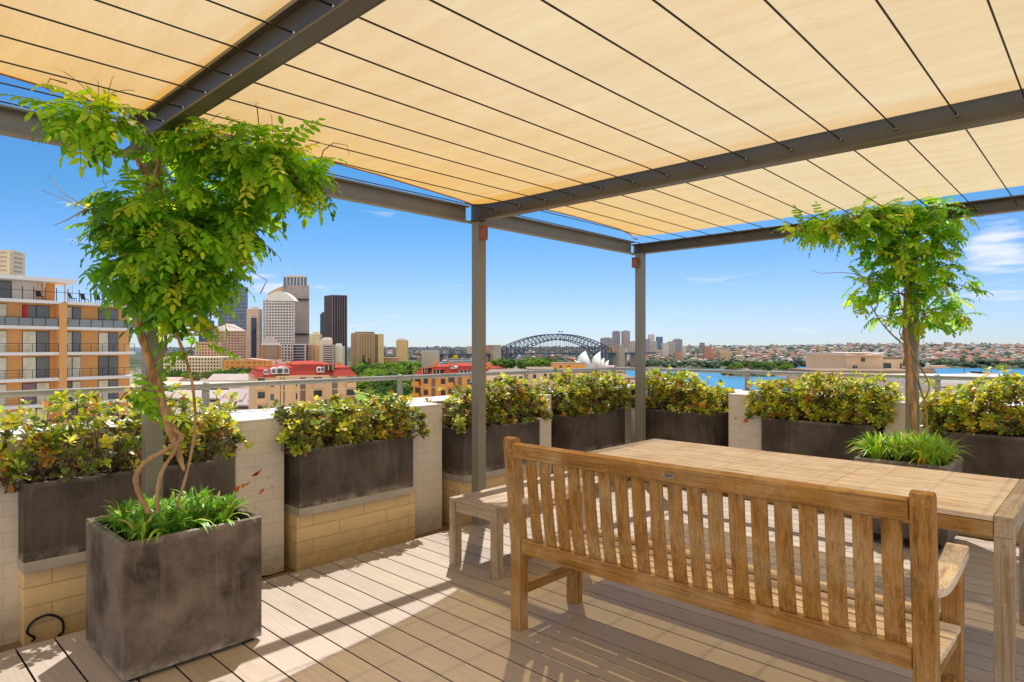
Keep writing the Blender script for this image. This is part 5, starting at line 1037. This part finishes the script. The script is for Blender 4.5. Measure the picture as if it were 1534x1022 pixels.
# ---- trees
def clump_mesh(name,h,rad,n,seed,cone=False,size=.10):
    """leafy crown of many small faces grouped in clumps, base at z=0"""
    global RNG; RNG=np.random.default_rng(seed); Ms=[];Ts=[];cs=[]; q=(np.array([(-1,-.6,0),(1,-.6,.15),(1,.6,0),(-1,.6,.15)],dtype=float),np.array([(0,1,2,3)]))
    cl=[]
    for i in range(26 if not cone else 60):
        if cone: u=RNG.random(); a=RNG.uniform(0,6.28); rr=rad*(1-u)*RNG.uniform(.5,1); cl.append((Vector((rr*math.cos(a),rr*math.sin(a),h*(.12+.86*u))),rad*.30*(1.1-u)))
        else: d=rv(); f=RNG.uniform(.45,1); cl.append((Vector((d.x*rad*f,d.y*rad*f,h*.60+d.z*h*.36*f)),rad*RNG.uniform(.26,.42)))
    for i in range(n):
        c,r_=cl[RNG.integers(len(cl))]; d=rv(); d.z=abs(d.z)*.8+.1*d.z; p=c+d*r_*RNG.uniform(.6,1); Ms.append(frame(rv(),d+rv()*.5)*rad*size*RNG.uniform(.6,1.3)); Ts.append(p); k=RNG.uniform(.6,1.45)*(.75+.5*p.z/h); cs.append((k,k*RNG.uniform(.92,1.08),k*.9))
    return Ms,Ts,cs,q
def tree_mat(name,c):
    m,n,l,p=nt(name); a=n.new('ShaderNodeAttribute'); a.attribute_name='Col'; l.new(mix(n,l,a.outputs['Color'],c,1.0,'MULTIPLY'),p.inputs['Base Color']); p.inputs['Roughness'].default_value=.8; p.inputs['Specular IOR Level'].default_value=.1; return m
TK=[('broad bright green tree',(.24,.36,.05),13,8,False),('broad dark green tree',(.10,.17,.045),14,8,False),('olive green tree',(.22,.26,.075),12,7,False),('dark conical pine',(.05,.09,.045),20,4.2,True)]
M_TRUNK=cm('tree_trunk',(.16,.11,.07)); TP=[]
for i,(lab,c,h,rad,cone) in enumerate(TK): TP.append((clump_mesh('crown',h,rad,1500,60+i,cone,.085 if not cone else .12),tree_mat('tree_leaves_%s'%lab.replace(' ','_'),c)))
tfirst={}
def tree(k,c,d,rowtop=None,where='',sc=1.0,lab=None,group=None,sq=1.0):
    lab=lab or TK[k][0]+' '+where; h=TK[k][2]*sc; zb=terr(c,d)-.5
    if rowtop is not None: zb=hgt(rowtop,d)-h
    if k not in tfirst:
        t=thing('pine_tree' if k==3 else 'tree',lab,'tree',(0,0,0),group); (Ms,Ts,cs,q),m=TP[k]; scatter('crown',q,Ms,Ts,cs,m,t,smooth=False)
        mb=MB(); mb.tube([(0,0,-6),(.1,0,TK[k][2]*.3),(.2,.1,TK[k][2]*.62)],[.55,.42,.2],7); 
        for a in range(5): mb.tube([(.1,0,TK[k][2]*.28),(2.2*math.cos(a*1.26),2.2*math.sin(a*1.26),TK[k][2]*.52)],[.22,.08],5)
        mb.build('trunk',M_TRUNK,t,smooth=True); tfirst[k]=t
    else:
        t=copy_tree(tfirst[k],lab)
        if group: t['group']=group
    t.location=bear(c,d,zb); t.rotation_euler=(0,0,r.uniform(0,6)); t.scale=(sc*sq,sq*sc,sc); return t
mb=MB(); L_=[]
for d in np.geomspace(470,1180,16): 
    for c in np.linspace(500,668,10): mb.v.append(tuple(bear(c,d,terr(c,d)+.9))); mb.c.append((1,1,1))
for j in range(15):
    for i in range(9): mb.f.append([j*10+i,j*10+i+1,(j+1)*10+i+1,(j+1)*10+i]); mb.m.append(0)
tag(mb.build('park_lawn',cm('mown_grass',(.15,.27,.05),.9,.4,.05,0,.02),smooth=True),'green park lawn among the trees',kind='structure')
gr='trees of the park beyond the left parapet'
for i in range(120):
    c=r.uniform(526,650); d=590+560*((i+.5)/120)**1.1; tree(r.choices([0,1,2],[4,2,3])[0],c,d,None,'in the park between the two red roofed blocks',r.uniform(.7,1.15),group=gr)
for i in range(40): tree(r.choices([0,1,2],[3,4,3])[0],r.uniform(533,632),r.uniform(505,660),None,'in the park between the two red roofed blocks',r.uniform(.55,.95),group=gr)
gl='trees in front of the brick hall at left'
for i in range(44): tree(r.choices([0,1,2],[2,4,3])[0],r.uniform(322,412),r.uniform(660,760),None,'in front of the orange brick hall at left',r.uniform(.7,1.05),group=gl)
for i in range(16): tree(r.choices([0,1,2],[2,3,3])[0],r.uniform(236,330),r.uniform(700,780),None,'below the long cream building behind the left vine',r.uniform(.6,.9),group='trees below the cream building')
gb='trees in front of the arch bridge'
for i in range(36): tree(r.choices([0,1,2],[3,4,2])[0],r.uniform(732,832),r.uniform(1000,1260),None,'in front of the arch bridge',r.uniform(.9,1.35),group=gb)
for k,c,d,row,lab in ((3,545,1000,532,'dark conical pine in front of the tan hotel'),(3,553,1010,536,'dark conical pine just right of the tan hotel'),(3,615,640,546,'dark conical pine beside the railing post between the red roofs'),(3,786,1150,539,'dark conical pine in front of the arch bridge'),(3,803,1100,537,'tall dark pine right of the railing post before the bridge')): tree(k,c,d,row,'',1.0,lab)
gh='trees on the green headland in the harbour'
for i in range(120): tree(r.choices([0,1,2],[2,3,4])[0],r.uniform(1080,1208),r.uniform(1760,2080),None,'on the green headland left of the butterfly roof',r.uniform(.8,1.3),group=gh)
tree(1,1090,2000,540,'',1.6,'big round dark tree at the left of the headland'); tree(1,1130,2020,541.5,'',1.5,'big round dark tree in the middle of the headland')
# woods over the far hills: one mass
RNG=np.random.default_rng(5); bl=bpy.data.meshes.new('tmp'); 
import bmesh
bm=bmesh.new(); bmesh.ops.create_icosphere(bm,subdivisions=1,radius=1)
V=np.array([v.co[:] for v in bm.verts]); Fc=np.array([[v.index for v in f.verts] for f in bm.faces]); bm.free(); bpy.data.meshes.remove(bl)
V=V*(1+.25*np.sin(V[:,[1,2,0]]*5)); Ms=[];Ts=[];cs=[]
while len(Ms)<9000:
    c=RNG.uniform(905,1560) if RNG.random()<.85 else RNG.uniform(560,905); s0=shore(c); u=RNG.random()**1.1; d=s0+10+u*(4600-s0) if c>905 else RNG.uniform(2650,6500)
    z=terr(c,d)
    if z<-76: continue
    q=RNG.uniform(3.5,8)*(1.25 if u<.1 else 1)*(1 if d<3500 else 1.25); Ms.append(np.diag((q*1.2,q*1.2,q))); Ts.append(bear(c,d,z+q*.45)); hz=min(1,max(0,(d-1900)/3800)); g=np.array((.115,.155,.075))*RNG.uniform(.5,1.9); cs.append(g*(1-hz*.65)+np.array((.27,.30,.36))*hz*.65)  # hz mixes distance haze into the tree colours
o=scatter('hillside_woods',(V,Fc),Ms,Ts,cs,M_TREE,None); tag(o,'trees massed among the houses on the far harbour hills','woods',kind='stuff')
# the smaller houses beyond the ones built singly: one mass
Ms=[];Ts=[];cs=[]; HV=np.array([(-1,-.7,-1),(1,-.7,-1),(1,.7,-1),(-1,.7,-1),(-1,-.7,.9),(1,-.7,.9),(1,.7,.9),(-1,.7,.9)],dtype=float); HF=np.array([(0,1,5,4),(1,2,6,5),(2,3,7,6),(3,0,4,7),(4,5,6,7)])
RV=np.array([(-1.12,-.85,.9),(1.12,-.85,.9),(1.12,.85,.9),(-1.12,.85,.9),(-.4,0,1.55),(.4,0,1.55)],dtype=float); RF=np.array([(0,1,5,4),(1,2,5,5),(2,3,4,5),(3,0,4,4)])
Mr=[];cr=[]; wl=[(.80,.70,.56),(.85,.80,.72),(.62,.42,.32),(.72,.58,.46)]; rl=[(.46,.22,.15),(.50,.30,.23),(.42,.40,.40),(.55,.36,.28),(.70,.68,.66)]
while len(Ms)<1150:
    c=RNG.uniform(912,1555); s0=shore(c); d=s0+60+RNG.random()**1.0*(4450-s0); z=terr(c,d)
    if z<-74: continue
    q=RNG.uniform(6,11); h_=RNG.choice([5,7,11],p=[.5,.35,.15]); th=YAW+RNG.uniform(-.8,.8); Rm=np.array([[math.cos(th),-math.sin(th),0],[math.sin(th),math.cos(th),0],[0,0,1]])
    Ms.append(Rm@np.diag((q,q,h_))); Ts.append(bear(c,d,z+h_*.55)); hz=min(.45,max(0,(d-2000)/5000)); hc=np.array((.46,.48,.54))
    cs.append(np.array(wl[RNG.integers(4)])*RNG.uniform(.8,1.1)*(1-hz)+hc*hz); cr.append(np.array(rl[RNG.integers(5)])*RNG.uniform(.75,1.1)*(1-hz)+hc*hz)  # hz blends distance haze into wall and roof colours
t=thing('hillside_houses','small pale houses massed between the trees of the far harbour hills','houses',bear(1250,3400,-40)); t['kind']='stuff'
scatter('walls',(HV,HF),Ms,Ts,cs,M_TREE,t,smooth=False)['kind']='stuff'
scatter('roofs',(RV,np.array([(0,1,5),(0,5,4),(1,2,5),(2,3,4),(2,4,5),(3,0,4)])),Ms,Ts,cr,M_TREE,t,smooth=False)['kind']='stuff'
# hazy suburb blocks under the western horizon
Ms=[];Ts=[];cs=[]; cube=(np.array([(x,y,z) for z in (-1,1) for y in (-1,1) for x in (-1,1)],dtype=float),np.array([(0,1,5,4),(1,3,7,5),(3,2,6,7),(2,0,4,6),(4,5,7,6)]))
while len(Ms)<1800:
    c=RNG.uniform(240,960); d=RNG.uniform(2900,7800); z=terr(c,d)
    if z<-76: continue
    w_=RNG.uniform(5,13); h_=RNG.choice([4,5,7,9,14],p=[.35,.3,.2,.1,.05]); Ms.append(np.diag((w_,w_*.7,h_))@np.eye(3)); Ts.append(bear(c,d,z+h_*.6)); cs.append(np.array([(.45,.42,.40),(.38,.26,.22),(.55,.54,.52),(.30,.33,.38)][RNG.integers(4)])*RNG.uniform(.8,1.1))
o=scatter('western_suburbs',cube,Ms,Ts,cs,M_TREE,None,smooth=False); tag(o,'hazy far suburbs under the horizon at left','suburbs',kind='stuff')
# ================================================================== LIGHT, SKY, CAMERA
cam=bpy.data.cameras.new('camera'); co=bpy.data.objects.new('camera',cam); COL.objects.link(co)
cam.sensor_width=36; cam.lens=FOC/1534*36; cam.shift_y=(HZ-511)/1534; cam.clip_start=.05; cam.clip_end=60000
co.location=(0,0,EYE); co.rotation_euler=(R(90),0,YAW); SC.camera=co
EL=R(62); sd=FW*math.cos(EL)+Vector((0,0,math.sin(EL)))
su=bpy.data.lights.new('sun','SUN'); su.energy=SUN_E; su.angle=R(.53); su.color=(1,.945,.86)
so=bpy.data.objects.new('sun',su); COL.objects.link(so); so.rotation_mode='QUATERNION'; so.rotation_quaternion=sd.to_track_quat('Z','Y')
w=bpy.data.worlds.new('World'); SC.world=w; w.use_nodes=True; n=w.node_tree.nodes; l=w.node_tree.links
bg=n['Background']; sky=n.new('ShaderNodeTexSky'); sky.sky_type='NISHITA'; sky.sun_disc=False; sky.sun_elevation=EL; sky.sun_rotation=-YAW
sky.altitude=80; sky.air_density=1.0; sky.dust_density=0.0; sky.ozone_density=3.5
# thin clouds low over the harbour
tc=n.new('ShaderNodeTexCoord'); mp=n.new('ShaderNodeMapping'); mp.inputs['Scale'].default_value=(3.2,3.2,22); l.new(tc.outputs['Generated'],mp.inputs['Vector'])
f=noise(n,l,mp.outputs[0],1.9,7,.58,.3); 
ad=n.new('ShaderNodeMath'); ad.operation='ADD'; l.new(f,ad.inputs[0]); prev=None
for (c_,r_,w_,g_) in ((1500,408,.9982,.17),(1485,350,.9988,.12),(410,400,.9985,.10),(1130,440,.998,.05)):
    dv=(FW+RT*((c_-767)/FOC)+Vector((0,0,(HZ-r_)/FOC))).normalized(); dn=n.new('ShaderNodeVectorMath'); dn.operation='DOT_PRODUCT'; l.new(tc.outputs['Generated'],dn.inputs[0]); dn.inputs[1].default_value=dv
    mr=n.new('ShaderNodeMapRange'); mr.interpolation_type='SMOOTHSTEP'; mr.inputs[1].default_value=w_; mr.inputs[2].default_value=1; mr.inputs[4].default_value=g_; l.new(dn.outputs['Value'],mr.inputs[0])
    if prev is None: prev=mr.outputs[0]
    else: q=n.new('ShaderNodeMath'); q.operation='ADD'; l.new(prev,q.inputs[0]); l.new(mr.outputs[0],q.inputs[1]); prev=q.outputs[0]
l.new(prev,ad.inputs[1]); cl=ramp(n,l,ad.outputs[0],[(.645,(0,0,0)),(.84,(.85,.85,.85))])
hs=n.new('ShaderNodeHueSaturation'); hs.inputs['Saturation'].default_value=1.12; l.new(sky.outputs[0],hs.inputs['Color'])
sx=n.new('ShaderNodeSeparateXYZ'); l.new(tc.outputs['Generated'],sx.inputs[0]); tint=ramp(n,l,sx.outputs[2],[(0,(.50,.62,.94)),(.05,(.58,.64,.92)),(.11,(.56,.66,.93)),(.2,(.40,.66,.79)),(.35,(.40,.68,.84)),(.8,(1.1,1.08,1.04))])
c=mix(n,l,hs.outputs[0],tint,1.0,'MULTIPLY'); c=mix(n,l,c,(6.2,6.4,6.7),cl)
# added fill: unseen bright cloud bank behind the viewer (south-east), lights camera-facing sides
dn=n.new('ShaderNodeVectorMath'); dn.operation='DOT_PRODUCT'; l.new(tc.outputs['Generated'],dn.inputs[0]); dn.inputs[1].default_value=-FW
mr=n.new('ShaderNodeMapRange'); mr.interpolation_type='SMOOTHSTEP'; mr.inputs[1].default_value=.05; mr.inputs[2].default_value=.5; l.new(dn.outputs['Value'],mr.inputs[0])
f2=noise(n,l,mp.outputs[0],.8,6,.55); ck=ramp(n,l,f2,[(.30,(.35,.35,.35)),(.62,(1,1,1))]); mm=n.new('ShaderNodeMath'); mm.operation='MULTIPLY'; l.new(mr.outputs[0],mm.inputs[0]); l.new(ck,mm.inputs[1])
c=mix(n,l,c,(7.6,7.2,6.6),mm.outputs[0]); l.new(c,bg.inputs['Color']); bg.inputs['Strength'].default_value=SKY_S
SC.view_settings.view_transform='Standard'; SC.view_settings.look='None'; SC.view_settings.exposure=0; SC.view_settings.gamma=1
SC.render.engine='CYCLES'; cy=SC.cycles; cy.max_bounces=10; cy.diffuse_bounces=4; cy.transparent_max_bounces=12; cy.use_denoising=True; cy.caustics_reflective=False; cy.caustics_refractive=False
cy.sample_clamp_indirect=6
